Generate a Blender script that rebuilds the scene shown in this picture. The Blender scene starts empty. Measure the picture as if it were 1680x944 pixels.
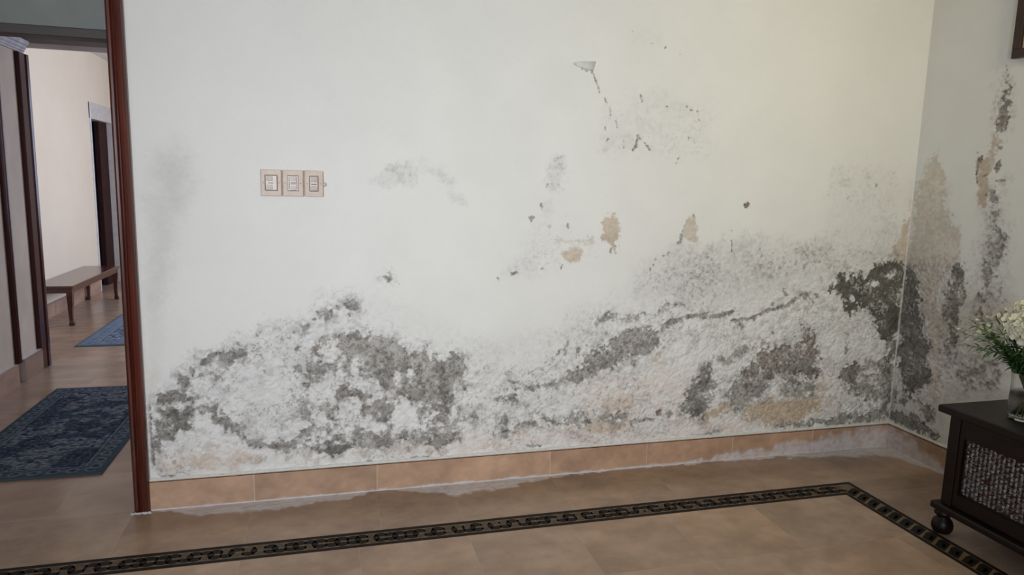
import bpy, bmesh, math, random
import numpy as np
from mathutils import Vector, Matrix
R = math.radians
sc = bpy.context.scene
# ------------------------------------------------------------------ camera
cd = bpy.data.cameras.new('camera'); cam = bpy.data.objects.new('camera', cd); sc.collection.objects.link(cam)
sc.camera = cam
_f, _p, _y, _r = 1149.18, .1499, .2634, .0246
_fw0 = Vector((math.sin(_y), math.cos(_y), 0)); _ri0 = Vector((math.cos(_y), -math.sin(_y), 0)); _up0 = Vector((0, 0, 1))
_fw = _fw0*math.cos(_p)-_up0*math.sin(_p); _u = _up0*math.cos(_p)+_fw0*math.sin(_p)
_ri = _ri0*math.cos(_r)+_u*math.sin(_r); _up = _u*math.cos(_r)-_ri0*math.sin(_r)
M = Matrix((_ri, _up, -_fw)).transposed().to_4x4(); M.translation = Vector((0, -3.2778, 1.5)); cam.matrix_world = M
cd.sensor_fit = 'HORIZONTAL'; cd.sensor_width = 36; cd.lens = 36*_f/1680; cd.clip_start = .05
# ------------------------------------------------------------------ world, exposure
w = bpy.data.worlds.new('world'); sc.world = w; w.use_nodes = True
w.node_tree.nodes['Background'].inputs[0].default_value = (.55, .7, 1, 1); w.node_tree.nodes['Background'].inputs[1].default_value = .6
sc.view_settings.view_transform = 'Standard'; sc.view_settings.look = 'None'; sc.view_settings.exposure = 0; sc.view_settings.gamma = 1
sc.view_settings.use_curve_mapping = False
# ------------------------------------------------------------------ daylight through the windows, plus added cool and warm fill lights
def area(name, loc, target, sx, sy, power, col, spread=180):
    l = bpy.data.lights.new(name, 'AREA'); l.shape = 'RECTANGLE'; l.size = sx; l.size_y = sy; l.energy = power; l.spread = R(spread); l.color = col
    o = bpy.data.objects.new(name, l); sc.collection.objects.link(o); o.location = loc
    o.rotation_euler = (Vector(target)-Vector(loc)).to_track_quat('-Z', 'Y').to_euler(); return o
area('window_daylight', (-.7, -5.35, 1.6), (.45, 0, 1.2), 1.7, 1.4, 36.5, (.90, .943, 1.0), 75)
area('added_side_fill', (-3.1, -3.6, 1.7), (0, -.8, 1.5), 1.2, 1.3, 10, (.72, .84, 1.0))  # added bluish fill from the left, no window stands there
area('added_warm_fill', (2.6, -2.8, 2.75), (2.3, 0, 2.0), .5, .5, 10.5, (1.0, .90, .60), 110)  # added unseen warm fill that tints the upper right of the wall
area('hall_daylight', (1.05, 5.2, 1.7), (-2.75, 5.0, 1.4), 2.2, 1.7, 112, (.60, .70, 1.0))
area('passage_daylight', (.5, 1.6, 1.6), (-2.1, 2.0, 1.0), .9, 1.3, 3.4, (.80, .80, 1.0))
# ---------------------------------------------------------------- damp damage of the plaster (numpy)
import numpy as np
CAM = dict(f=1149.18, pitch=0.1499, yaw=0.2634, roll=0.0246, D=3.2778, H=1.5)
WR = 3.2212            # x of the right-hand wall
def cam_axes():
    p, y, r0 = CAM['pitch'], CAM['yaw'], CAM['roll']
    fw0 = np.array([np.sin(y), np.cos(y), 0]); ri0 = np.array([np.cos(y), -np.sin(y), 0]); up0 = np.array([0, 0, 1.])
    fw = fw0*np.cos(p)-up0*np.sin(p); up = up0*np.cos(p)+fw0*np.sin(p)
    return ri0*np.cos(r0)+up*np.sin(r0), up*np.cos(r0)-ri0*np.sin(r0), fw
def to_px(X, Y, Z):
    """survey of the damage was made in photo coordinates: wall position -> survey position"""
    ri, up, fw = cam_axes(); x, y, z = X, Y+CAM['D'], Z-CAM['H']
    d = x*fw[0]+y*fw[1]+z*fw[2]; d = np.where(np.abs(d) < .05, .05, d)
    return 840+CAM['f']*(x*ri[0]+y*ri[1]+z*ri[2])/d, 472-CAM['f']*(x*up[0]+y*up[1]+z*up[2])/d
_T = np.random.RandomState(7).rand(256, 256).astype(np.float32)
def vnoise(u, v, s=0):
    u = u+s*17.31; v = v+s*9.77
    i = np.floor(u).astype(np.int64); j = np.floor(v).astype(np.int64)
    a = (u-i).astype(np.float32); b = (v-j).astype(np.float32); a = a*a*a*(a*(a*6-15)+10); b = b*b*b*(b*(b*6-15)+10)
    i0, j0, i1, j1 = i & 255, j & 255, (i+1) & 255, (j+1) & 255
    return (_T[i0, j0]*(1-a)+_T[i1, j0]*a)*(1-b)+(_T[i0, j1]*(1-a)+_T[i1, j1]*a)*b
def fbm(u, v, f, o=4, s=0, g=.55):
    t = 0; w = 0; a = 1.
    for k in range(o):
        c, d = np.cos(.7*k), np.sin(.7*k)
        t = t+a*vnoise((u*c-v*d)*f, (u*d+v*c)*f, s+k*3.1); w += a; a *= g; f *= 2.03
    t = t/w
    return np.clip((t-.5)*1.9+.5, 0, 1)
_J = np.random.RandomState(3).rand(256, 256, 2).astype(np.float32)
def worley(u, v, f, s=0):
    u = u*f+s*13.1; v = v*f+s*7.7; i = np.floor(u).astype(np.int64); j = np.floor(v).astype(np.int64)
    d1 = np.full(u.shape, 9., np.float32); d2 = d1.copy()
    for a in (-1, 0, 1):
        for b in (-1, 0, 1):
            q = _J[(i+a) & 255, (j+b) & 255]
            d = np.hypot(i+a+q[..., 0]-u, j+b+q[..., 1]-v).astype(np.float32)
            m = d < d1; d2 = np.where(m, d1, np.minimum(d2, d)); d1 = np.where(m, d, d1)
    return d1, d2
def sst(a, b, x):
    t = np.clip((x-a)/(b-a), 0, 1); return t*t*(3-2*t)
CR = {1: (210, 560, 3.146), 2: (450, 480, 3.1475), 3: (800, 480, 3.1475), 4: (1100, 400, 2.95), 5: (800, 230, 3.775),
      6: (920, 20, 3.496), 7: (1100, 250, 3.775), 8: (1440, 300, 2.36), 9: (1440, 0, 3.146), 0: (0, 0, 1)}
def sdist(px, py, pts, closed):
    n = len(pts); d = np.full(px.shape, 1e9, np.float32); ins = np.zeros(px.shape, bool)
    for k in range(n if closed else n-1):
        x0, y0 = pts[k]; x1, y1 = pts[(k+1) % n]; ex, ey = x1-x0, y1-y0
        t = np.clip(((px-x0)*ex+(py-y0)*ey)/(ex*ex+ey*ey+1e-9), 0, 1)
        d = np.minimum(d, np.hypot(px-x0-t*ex, py-y0-t*ey))
        if closed and y0 != y1:
            ins ^= ((y0 > py) != (y1 > py)) & (px < ex*(py-y0)/(ey)+x0)
    return np.where(ins, -d, d)
def P(c, s):
    ox, oy, k = CR[c]; v = [float(t) for t in s.replace(';', ' ').replace(',', ' ').split()]
    return [(ox+v[i]/k, oy+v[i+1]/k) for i in range(0, len(v), 2)]
# each entry: channel, crop, level, softness px, tone, line width (0 = closed outline), points
# D dark exposed plaster, H hole of intact paint in D, G soft grey bloom, B beige undercoat, K pink/ochre tint, W crust, S speckle
SH = []
def sh(ch, c, lv, soft, tone, w, s): SH.append((ch, lv, soft, tone, w/CR[c][2], P(c, s)))
D = lambda c, s, lv=1, soft=3, tone=0, w=0: sh('D', c, lv, soft, tone, w, s)
#--- lower left
D(1,'470,60 520,35 550,60 560,35 610,60 600,85 560,90 540,130 515,125 475,85')
D(1,'375,100 420,65 465,50 465,75 430,90 400,130 378,125')
D(1,'318,130 345,150 340,180 320,165')
D(1,'245,185 270,170 310,195 305,250 275,265 262,230')
D(1,'355,190 375,165 390,170 375,195'); D(1,'440,170 485,180 480,205 455,200')
D(1,'855,45 880,25 890,45 865,55',.8); D(1,'675,60 695,60 695,85 680,80',.7)
D(1,'700,150 715,150 710,165',.8); D(1,'865,140 890,125 895,160 870,165',.8)
D(1,'150,285 175,255 225,248 290,275 300,305 200,310 150,325',.95,4,.2)
D(1,'300,285 365,280 380,310 330,320',.8,4)
D(1,'170,340 240,330 360,350 440,340 520,380 530,440 480,420 400,420 340,425 270,460 230,490 195,520 160,500 155,420',.78,6,.3)
D(1,'440,370 520,390 540,440 600,470 700,515 780,535 870,505 885,540 820,562 740,562 660,545 600,505 520,470 480,430',.86,5)
D(1,'510,390 600,460 700,500 790,500 850,480 880,520 760,530 640,520 540,450',.55,8)
D(1,'100,310 125,330 140,420 150,490 190,510 160,560 150,680 125,640 118,500',.85,5,.5)
D(1,'140,690 175,697 240,692',.75,2,0,9)
D(1,'145,160 160,150 158,175',.7); D(1,'150,205 158,215',.8,2,0,8)
D(1,'940,60 990,10 1040,0 1060,50 1000,80',.6,5,-.4)
D(1,'915,120 960,95 1050,130 990,200 950,250 925,300 950,345 935,400 890,390 885,320 905,270 935,230',.75,6)
D(1,'1065,230 1101,210 1101,300 1080,290',.8); D(1,'1040,350 1085,335 1090,375 1050,375',.75,4,-.5)
D(1,'970,560 1040,530 1101,530 1101,575 1000,585',1,4,.4)
#--- centre mass
D(2,'352,62 400,42 440,65 436,92 372,90'); D(2,'250,100 300,85 305,115 265,147'); D(2,'318,66 345,75 325,96')
D(2,'215,98 228,100 240,120 236,142 222,120'); D(2,'195,135 215,130 220,140 200,145'); D(2,'380,105 392,110 388,128',.9)
D(2,'138,178 182,164 190,192 152,200'); D(2,'94,205 112,205 104,229'); D(2,'103,288 134,280 126,306',.9); D(2,'60,312 76,308 72,318',.7)
D(2,'215,262 270,226 292,250 250,300 195,312 190,290',.72,6,-.5)
D(2,'108,390 130,375 140,400 118,412',.75)
D(2,'330,232 400,190 440,215 495,210 510,250 600,245 700,290 790,310 880,360 900,345 915,300 975,350 978,400 960,460 940,540 880,580 800,560 700,550 620,520 540,470 470,420 400,350 340,300',.80,4,-.05)
D(2,'902,300 920,292 930,330 985,350 975,378 920,360',.9,3)
D(2,'510,240 600,243 640,262 610,280 530,265',.55)
D(2,'165,350 200,370 280,360 340,380 250,440 210,500 170,560 200,600 200,650 130,640 140,580 160,520 180,450 165,400',.7,6)
D(2,'310,490 360,450 370,500 420,490 500,530 510,550 440,540 330,550',.85,5,-.3)
D(2,'420,410 470,400 500,470 450,470',.8,5); D(2,'520,455 620,470 700,510 720,550 640,540 560,500',.85,6,-.4)
D(2,'510,560 560,555 620,600 600,680 540,660 510,610',.85,6); D(2,'440,570 500,570 500,620 455,610',.8,5,-.4)
D(2,'400,700 460,690 520,740 600,720 620,760 560,805 480,800 430,780',.85,5)
D(2,'640,735 690,720 705,750 700,780 760,740 850,720 940,710 955,740 870,792 760,785 690,785',.9,5,-.2)
D(2,'790,665 850,620 912,600 900,650 830,682',.9,5,-.3); D(2,'760,570 850,560 905,590 850,640 740,640',.62,6)
D(2,'300,590 340,580 340,625 290,625',.75,4,-.5); D(2,'920,590 980,600 960,640',.55)
D(2,'0,780 60,758 130,770 122,802 40,812 0,808',.9,4); D(2,'215,825 280,790 400,778 405,802 300,832 225,842',1,4,.4)
D(2,'250,760 300,760 300,785 255,785',.9,4,-.2); D(2,'140,780 230,790 210,820 150,800',.75,5)
D(2,'130,690 230,740 180,790 130,770',.5,8)
D(2,'130,560 340,540 700,560 960,540 1000,690 900,740 500,790 200,770 120,700',.44,12)
D(2,'340,300 470,420 620,520 420,560 260,440 200,360 270,330',.42,12)
D(2,'960,440 1010,490 990,525 960,480',.6,5)
D(2,'455,872 500,868 505,880 460,882',1,2); D(2,'575,864 600,866',1,2,0,5); D(2,'700,857 740,850 795,848',.9,2,0,7)
D(2,'1150,545 1200,500 1225,440 1259,440 1259,560 1180,565',.58,7,-.3); D(2,'1160,640 1195,625 1207,660 1180,682',.85,4)
D(2,'940,640 1010,650 1050,610 1060,650 1000,690 950,700',.5,8); D(2,'1130,700 1259,690 1200,740 1130,740',.55,6)
D(2,'945,745 965,750 955,775',.9,3,-.3); D(2,'1205,405 1220,412',.7,2,-.3,8)
#--- centre right
D(3,'50,548 140,505 230,490 330,478 420,450 500,440',.62,7,0,40)
D(3,'150,492 230,488 330,482 400,455',.85,3,0,12); D(3,'110,460 150,450 160,500 120,510',.6,5)
D(3,'400,455 420,400 500,340 560,280 640,240 720,195 800,180 880,180 890,240 860,290 760,330 680,350 600,400 520,440 450,465',.78,5,-.05)
D(3,'590,370 700,320 780,270 850,232 888,225 880,265 830,305 760,335 680,352 600,395',.95,4)
D(3,'520,180 570,130 600,100 690,120 680,145 600,152 540,200',.66,6)
D(3,'350,330 400,270 450,225',.42,6,0,24); D(3,'460,300 520,250',.45,6,0,20)
D(3,'900,190 950,150 1000,140',.78,4,0,26); D(3,'1020,128 1080,118 1150,128 1259,100',.82,4,0,24)
D(3,'700,150 800,130 900,100 1000,60',.42,9,0,50); D(3,'905,75 930,60',.6,4,0,20)
D(3,'60,650 85,628 106,650 100,682 62,680',.85,4); D(3,'20,735 70,745 160,690 240,670',.62,6,0,34)
D(3,'215,625 270,640 340,640 400,670 480,615 512,640 500,690 450,706 370,700 290,680',.74,6,-.2)
D(3,'560,640 640,630 712,605 716,640 680,662 600,662',.8,4); D(3,'590,665 660,660 665,685 620,690',.85,4)
D(3,'722,655 762,660 745,692',.85,3); D(3,'755,662 860,655',.75,4,-.3,20)
D(3,'862,618 898,602 890,645 872,640',.95,2,-.8); D(3,'920,625 945,606 962,630 935,652',1,2)
D(3,'980,640 1000,590 1012,600 1000,650',.8,4,-.4)
D(3,'730,355 760,350 765,385 735,380',.75,3); D(3,'1100,375 1145,390 1130,420 1100,410',.75,4)
D(3,'205,790 275,793',.7,3,-.2,14); D(3,'1140,727 1190,710 1206,722 1160,733',1,2); D(3,'1060,738 1140,734',.8,2,0,5)
D(3,'400,660 430,650',.6,3,-.3,30)
#--- right
D(4,'-30,392 80,350 160,345 230,350 290,338',.8,4,0,20); D(4,'295,372 400,360 470,322 560,302 600,268',.85,4,0,20)
D(4,'490,290 500,320',.8,3,0,10); D(4,'330,370 345,410',.6,4,0,18); D(4,'545,225 556,245',.8,3,0,10)
D(4,'622,245 655,225 672,250 668,272 640,272'); D(4,'672,262 692,290',.95,2,-.3,10); D(4,'696,240 718,240 720,262 702,265')
D(4,'590,275 606,262',1,2,0,8)
D(4,'748,240 775,190 778,165 800,148 838,122 848,130 842,150 880,162 893,135 922,140 940,170 960,122 1000,95 1060,85 1100,60 1130,68 1142,110 1132,250 1112,400 1095,470 1050,500 1020,440 1000,400 960,360 910,290 885,345 865,340 850,290 820,240 790,235',1,3,.9)
D(4,'1040,480 1105,450 1090,600 1072,840 1020,840 1040,700 1030,600',.74,8,.6)
D(4,'1040,600 1080,590 1070,720 1000,700',.7,6)
D(4,'340,640 400,560 440,500 470,480 500,520 540,500 600,510 640,400 700,430 720,540 720,640 640,650 560,620 470,680 380,800 340,820 280,760 290,680',.68,7,-.55)
D(4,'440,640 520,580 620,540 690,540 722,600 700,640 650,640 600,600 540,640 460,700',.88,5,.45)
D(4,'290,690 340,660 380,700 440,640 480,690 400,770 345,822 300,790',.86,5)
D(4,'340,620 370,600 390,640 360,660',.9,4,-.7); D(4,'300,545 320,510 360,485 385,500 350,545',.72,5)
D(4,'490,425 515,430 505,450',.8,3,-.4); D(4,'620,390 650,382 640,402',.8,3,.2); D(4,'580,430 600,425 595,455',.7,4)
D(4,'60,800 80,700 120,640 160,590 190,600 200,660 240,700 190,740 170,820 125,856 80,840',.8,6,.3)
D(4,'90,790 130,780 168,800 125,856 90,840',1,4,.5); D(4,'0,815 15,820 5,835',1,3)
D(4,'530,680 560,640 650,655 710,670 700,730 600,740 540,730',.66,6); D(4,'530,650 560,640 560,670',.9,3,-.6)
D(4,'600,660 640,660 630,700',.9,4,-.3)
D(4,'430,790 490,740',.8,3,-.2,8)
D(4,'820,640 840,600 880,560 930,590 900,680 850,690',.85,5,.5); D(4,'838,480 868,470 862,510 842,545',.65,5,-.6)
D(4,'940,560 1090,540 1070,830 960,820 860,720 900,640',.50,10,.1); D(4,'800,700 830,690 830,720',.5,5)
D(4,'860,690 910,690 900,730',.85,4,.4); D(4,'240,560 280,570',.6,5,0,40)
D(4,'490,888 600,872 750,850 820,820 900,820 1000,815 1062,805 1062,848 900,868 700,888 520,897',1,3,.1)
D(4,'188,918 212,900 240,915',1,2)
#--- small marks on the upper wall
D(5,'248,480 268,465 290,480 272,502',1,2,0); D(5,'333,395 338,435',.8,2,0,10); D(5,'365,305 385,190 410,130',.5,3,0,6)
D(5,'455,800 462,780',.8,2,0,16); D(5,'335,800 336,792',.7,2,0,12); D(5,'500,520 500,540',.6,2,0,12); D(5,'150,830 180,825',.6,3,0,20)
D(5,'810,632 828,595',.6,2,-.2,5); D(5,'765,690 770,660',.6,2,.3,14); D(5,'1272,460 1276,480',1,1.5,-.3,5)
D(5,'1228,520 1210,570',.6,2,0,10); D(5,'1095,720 1130,690',.7,3,0,18); D(5,'1180,640 1200,600',.5,4,0,24); D(5,'1030,770 1040,740',.6,3,0,8)
D(5,'1005,830 1015,790',.6,3,0,8); D(5,'440,240 470,200',.35,4,0,20); D(5,'50,850 70,865',.6,2,0,8)
D(6,'183,325 183,348',1,1.2,.2,9); D(6,'190,352 205,412 218,445 225,460',.95,1.2,0,5); D(6,'248,488 266,522',.85,1.5,0,4.5)
D(6,'120,325 150,338 180,342',.6,1.2,0,7)  # shadow under the loose paint flap, painted on the wall
D(6,'280,560 285,590',.65,2,0,8); D(6,'316,625 325,665',.75,2,0,7); D(6,'255,655 257,680',.8,1.5,0,5); D(6,'360,740 358,780',.5,2,0,10)
D(6,'418,788 436,760 442,710',.75,2,-.2,12); D(6,'442,710 480,755 508,785',.6,2,-.3,7); D(6,'490,765 508,786',.9,1.5,0,9)
D(6,'620,760 622,820',.45,2,0,9); D(6,'660,870 684,825',.5,2,0,6); D(6,'798,700 780,780',.35,2,0,6); D(6,'733,720 733,740',.6,2,0,6)
D(6,'462,480 464,515',.6,2,0,12); D(6,'745,562 746,558',.8,1.5,0,8); D(6,'720,546 721,548',.8,1.5,0,8); D(6,'608,538 610,540',.8,1.5,0,7)
D(6,'795,618 797,620',.7,1.5,0,8); D(6,'404,150 412,110',.5,2,0,7); D(6,'505,182 528,182',.4,2,0,7); D(6,'595,205 612,192',.5,2,0,8)
D(6,'650,232 690,240',.35,2,0,4); D(6,'785,570 820,560',.4,2,0,10); D(6,'265,740 275,730',.45,2,0,14)
D(7,'455,322 478,300 495,325 478,352 460,342',1,1.5,-.6)
D(7,'378,550 380,620',.8,1.5,0,8); D(7,'382,470 380,540',.4,2,0,5); D(7,'450,420 460,370',.35,2,0,5); D(7,'985,200 975,320',.35,2,-.2,5)
D(7,'232,655 240,635',.6,2,0,12); D(7,'820,730 850,685',.65,3,0,16); D(7,'560,600 562,650',.45,3,0,9); D(7,'930,770 950,745',.7,3,0,12)
D(7,'700,860 715,880',.7,3,0,16); D(7,'1085,300 1130,265',.4,3,0,8); D(7,'1260,270 1275,200',.35,3,0,6); D(7,'1040,100 1070,88',.4,3,0,8)
D(7,'1375,120 1390,150',.4,3,0,10); D(7,'30,70 50,25',.35,2,0,5)
D(0,'625,455 640,447 645,458 636,463',.8,3)
D(0,'640,447 655,468',.4,1.5,0,1.5)
#--- right-hand wall
D(8,'105,318 150,335 160,440 170,540 192,620 200,760 130,830 85,780 72,680 88,560 100,440',.86,6,.6)
D(8,'110,560 180,600 195,700 160,800 110,780',.62,7,.1)
D(8,'268,330 300,290 328,300 338,440 325,500 300,560 300,680 272,700 252,560 265,450',.68,7,.3)
D(8,'328,390 336,440 325,470',.8,4,-.6,10); D(8,'300,292 330,310',.6,5,-.3,12)
D(8,'442,0 490,0 480,80 492,220 470,350 440,385 405,555 392,480 420,300 432,150',.56,8,0)
D(8,'395,490 405,540',.8,4,-.6,16); D(8,'392,430 396,450',.7,4,0,12); D(8,'470,400 490,460',.4,7,0,30)
D(8,'340,700 480,680 480,800 350,810',.42,10,0); D(8,'270,720 330,760',.35,8,0,40)
D(8,'200,850 230,930 180,930 150,880',.6,6,.2); D(8,'60,780 110,780 130,860 60,860',.5,8,.4); D(8,'40,885 60,865 130,905 235,985 225,1000 110,945 60,925',1,3,.4); D(8,'100,910 160,944',.9,4,0,20); D(8,'380,540 400,550',.7,3,-.4,8)
D(8,'150,840 180,870',.6,5,0,24)
D(9,'652,402 668,405 672,600 640,705 615,690 620,600 640,480',.78,4,-.3); D(9,'505,835 530,806 545,806 515,850 512,944',.95,3,-.7)
D(9,'600,872 632,820 636,852 612,892',.95,3,0); D(9,'610,935 650,930',.8,4,0,18); D(9,'520,912 560,905',.7,3,.2,8); D(9,'615,750 640,770',.7,4,0,16)
D(9,'510,780 516,790',.6,2,0,5); D(9,'665,340 668,360',.7,2,0,6)
#--- holes: intact pieces of paint left inside the dark areas
Hh = lambda c, s, soft=3, lv=1, w=0: sh('H', c, lv, soft, 0, w, s)
Hh(4,'782,190 792,168 806,175 800,200 788,212'); Hh(4,'848,165 862,150 872,170 860,180'); Hh(4,'928,160 938,142 942,170 932,185'); Hh(4,'835,128 848,140',2,.9,8)
Hh(4,'866,250 885,248 890,278 872,285'); Hh(4,'970,190 1010,180 1022,205 990,212 965,205',3,.75); Hh(4,'1035,150 1080,130 1098,145 1060,172 1040,170',5,.8)
Hh(4,'945,200 960,190',2,.8,10)
Hh(2,'240,450 340,430 350,470 300,520 310,560 250,580 215,620 205,560 220,490',6,.85); Hh(2,'330,560 430,540 440,600 420,650 360,660 320,630',6,.8)
Hh(2,'390,390 430,380 420,420 480,480 540,490 540,520 470,510 400,450',4,.8); Hh(2,'620,590 680,560 720,600 770,650 740,680 640,700 610,660',6,.75)
Hh(2,'440,640 490,630 540,690 520,720 450,680',4,.8); Hh(2,'480,555 510,560 505,585 480,580',3); Hh(2,'640,540 665,530 660,560',3,.8)
Hh(2,'205,630 250,630 250,665 215,668',4,.9); Hh(2,'600,410 700,400 730,450 690,500 620,470',8,.45); Hh(2,'420,350 500,380 480,400 400,380',5,.6)
Hh(2,'700,360 760,380 770,400 700,385',5,.4)
Hh(3,'150,450 210,450 220,475 160,480',4,.7); Hh(3,'560,300 640,290 700,260 640,320 540,350',8,.35)
Hh(3,'720,350 735,350 730,370',2)
Hh(4,'590,560 640,550 640,600 600,590',6,.3); Hh(4,'500,680 560,670 560,700 500,705',4,.6); Hh(4,'670,640 700,630 705,660 680,665',3,.5)
Hh(4,'730,250 800,240 830,300 830,400 820,600 815,780 740,760 735,600 720,400',5,1); Hh(4,'905,480 960,500 960,560 910,560',5,.6)
Hh(1,'300,385 350,370 430,385 400,410 320,420',5,.6); Hh(1,'135,365 165,362 165,395 140,395',3,.9); Hh(1,'1000,200 1060,190 1060,300 1000,330 960,310 970,240',6,.7)
Hh(1,'960,370 1000,370 1005,410 970,410',4,.9)
#--- G soft grey
G = lambda c, s, lv=.3, soft=10, w=0: sh('G', c, lv, soft, 0, w, s)
T = lambda c, s, lv=.3, soft=10: sh('T', c, lv, soft, 0, 0, s)
T(0,'262,262 285,245 310,258 312,320 290,345 262,340',.27,36); T(0,'244,320 285,330 268,470 250,540 242,480',.22,26); T(0,'275,285 300,285 300,325 278,325',.16,24)
T(0,'240,480 262,480 262,620 245,640',.12,16); G(0,'250,255 315,255 300,350 250,520',.10,30)
G(5,'385,200 420,110 465,95 475,200 465,290 420,330 370,340',.30,7); G(5,'340,400 380,380 400,440 350,470',.2,9)
G(5,'180,740 240,690 300,780 230,840 100,830',.22,14); G(5,'200,640 300,600 360,700 300,780',.14,16)
G(5,'900,900 1000,720 1120,660 1300,640 1420,640 1420,980 900,980',.26,18)
G(7,'0,620 200,620 380,560 560,540 700,620 860,560 1000,560 1180,600 1400,580 1380,660 1000,760 700,880 500,944 0,944',.22,22)
G(7,'400,640 560,660 620,760 520,820 420,740',.24,14); G(7,'540,690 640,680 700,740 560,740',.18,10); G(7,'380,540 480,540 500,620 400,620',.26,12)
G(7,'880,520 960,500 1000,620 960,680 860,680',.28,14); G(7,'1180,600 1280,590 1300,640 1100,660',.28,12); G(7,'980,110 1060,80 1400,90 1420,300 1380,560 950,560 990,330',.10,14)
G(7,'1180,150 1240,140 1240,180',.2,8); G(7,'1270,490 1340,470 1360,510 1290,520',.22,8); G(7,'1050,170 1110,170 1110,210 1050,210',.14,8)
G(6,'390,460 540,440 700,500 760,520 760,580 600,560 420,520',.15,14); G(6,'230,720 300,700 300,800 230,820',.16,10); G(6,'320,700 400,690 420,790 340,780',.14,10)
G(6,'540,130 580,140 570,190',.14,7); G(6,'400,100 530,90 530,180 400,185',.07,10); G(6,'250,560 850,540 850,850 250,830',.06,16)
G(0,'622,298 640,270 660,262 690,285 685,305 655,300 630,308',.30,7); G(0,'700,278 725,275 750,298 742,308 715,290',.26,7); G(0,'735,315 760,318 765,332 740,330',.26,6)
G(0,'600,300 620,290 625,305',.18,7); G(0,'650,262 700,262 700,280',.12,8)
G(0,'480,520 600,470 760,540 840,560 800,640 500,640',.10,24); G(0,'380,560 500,520 520,700 400,700',.16,20)
G(0,'760,560 900,540 960,500 980,560 820,660',.16,18); G(0,'830,700 900,690 900,640 830,640',.12,14)
G(4,'400,0 700,0 800,120 600,220 300,260 0,320 0,100',.14,26); G(4,'410,130 500,110 560,180 430,210',.22,12); G(4,'600,0 720,0 680,90 620,100',.2,12)
G(8,'0,180 80,160 70,300 0,310',.12,14); G(8,'120,300 320,280 330,780 100,780',.36,16); G(8,'400,100 500,100 500,600 380,640 380,400',.34,18)
G(8,'250,640 480,660 470,830 210,840',.28,16); G(8,'130,0 280,0 300,250 120,300',.18,12)
#--- B beige undercoat
B = lambda c, s, lv=.9, soft=3, tone=0: sh('B', c, lv, soft, tone, 0, s)
B(5,'700,505 712,480 740,470 800,475 812,520 822,560 825,600 800,640 775,690 750,650 720,600',.8,2.5); B(5,'460,700 520,680 590,680 570,740 510,765 470,740',.7,4,.3)
B(5,'380,580 480,600 580,620 650,590 660,640 500,660 400,620',.36,6); B(5,'360,520 400,520 380,560',.45,4,.5); B(5,'610,620 655,590 660,640',.5,3,.3); B(5,'1210,560 1240,500 1275,465 1300,520 1305,640 1215,620',.62,3)
B(5,'560,690 720,700 720,730 560,730',.2,5,.3); B(5,'1120,640 1300,640 1290,690 1120,690',.2,8)
B(7,'1378,645 1410,520 1440,440 1490,340 1500,300 1515,640 1440,660',.72,5,.1)
B(4,'130,862 190,790 280,765 300,800 230,830 160,872',.9,4,.2); B(4,'345,825 450,760 560,740 640,740 720,720 745,780 650,850 570,882 500,882 420,850',.95,4,.2)
B(4,'1085,60 1105,0 1150,0 1145,60 1100,50',.7,4); B(4,'700,690 740,640 740,740',.5,5,.4); B(4,'530,690 600,690 570,720',.5,4); B(4,'0,0 150,0 150,30 0,20',.14,8)
B(3,'500,700 540,650 600,680 740,680 742,720 600,732 520,725',.75,5,.3); B(3,'1075,672 1150,610 1259,560 1259,590 1150,650 1100,682',.8,4,.2)
B(3,'600,530 740,520 750,600 660,640 590,600',.42,9,.3); B(4,'830,560 960,500 1050,620 900,740',.22,10,.4); B(3,'560,420 620,430 600,460 565,450',.25,6,.6); B(3,'820,340 860,330 880,300 895,310 870,360',.5,4,.4)
B(3,'100,720 200,700 200,735 110,740',.4,6,.4); B(3,'380,710 500,700 480,745 400,735',.35,6,.4); B(3,'860,650 900,640 880,680',.3,5,.3)
B(1,'160,640 330,590 400,565 480,600 560,555 700,575 745,600 650,640 500,632 300,652',.34,9,.6); B(1,'380,570 480,590 460,615 400,600',.4,6,.7); B(1,'260,620 290,610 290,640',.3,5,.6)
B(2,'400,800 520,800 500,850 400,840',.35,7,.1); B(2,'480,870 560,860',.2,6,.1)
B(8,'100,300 118,230 140,100 150,0 250,0 268,60 272,150 312,200 315,260 262,320 245,400 165,420 150,340',.5,5,-.2)
B(8,'165,420 245,400 250,560 250,780 210,850 190,800 200,620',.36,7,.1); B(8,'190,690 250,700 250,780 205,850',.45,6,.3)
B(9,'228,944 242,880 262,856 290,800 305,772 310,800 330,850 348,944',.55,4,-.1); B(9,'570,792 612,692 640,740 615,760 590,830 575,900 572,820',.7,3,.2)
B(8,'385,0 395,-12 420,-10 445,0 420,90 405,110 392,60',.8,3,.2); B(9,'515,850 530,812 580,820 578,944 515,944',.75,3,.2); B(8,'320,400 335,400 330,470 318,480',.6,4,.6)
B(8,'460,720 530,720 530,760 480,750',.25,6,0)
#--- K pinkish / ochre tint
K = lambda c, s, lv=.4, soft=12: sh('K', c, lv, soft, 0, 0, s)
K(3,'480,460 900,380 1100,420 1000,620 700,700 500,720',.32,26); K(3,'0,740 400,700 800,730 1259,640 1259,730 600,800 0,830',.4,12)
K(3,'680,430 780,440 780,500 700,500',.3,14); K(2,'560,800 1150,740 1259,760 1259,810 560,860',.5,10); K(2,'0,810 500,830 450,880 0,880',.25,10)
K(1,'150,560 260,600 260,660 160,680',.4,10); K(1,'150,640 300,570 560,540 760,590 600,650 160,680',.45,16); K(1,'100,200 140,130 170,190 150,260',.3,12); K(4,'0,700 120,860 300,830 480,880 200,930 0,930',.45,14); K(3,'0,760 60,740 60,800 0,800',.4,8); K(4,'700,620 800,600 800,830 700,840',.25,14)
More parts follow.
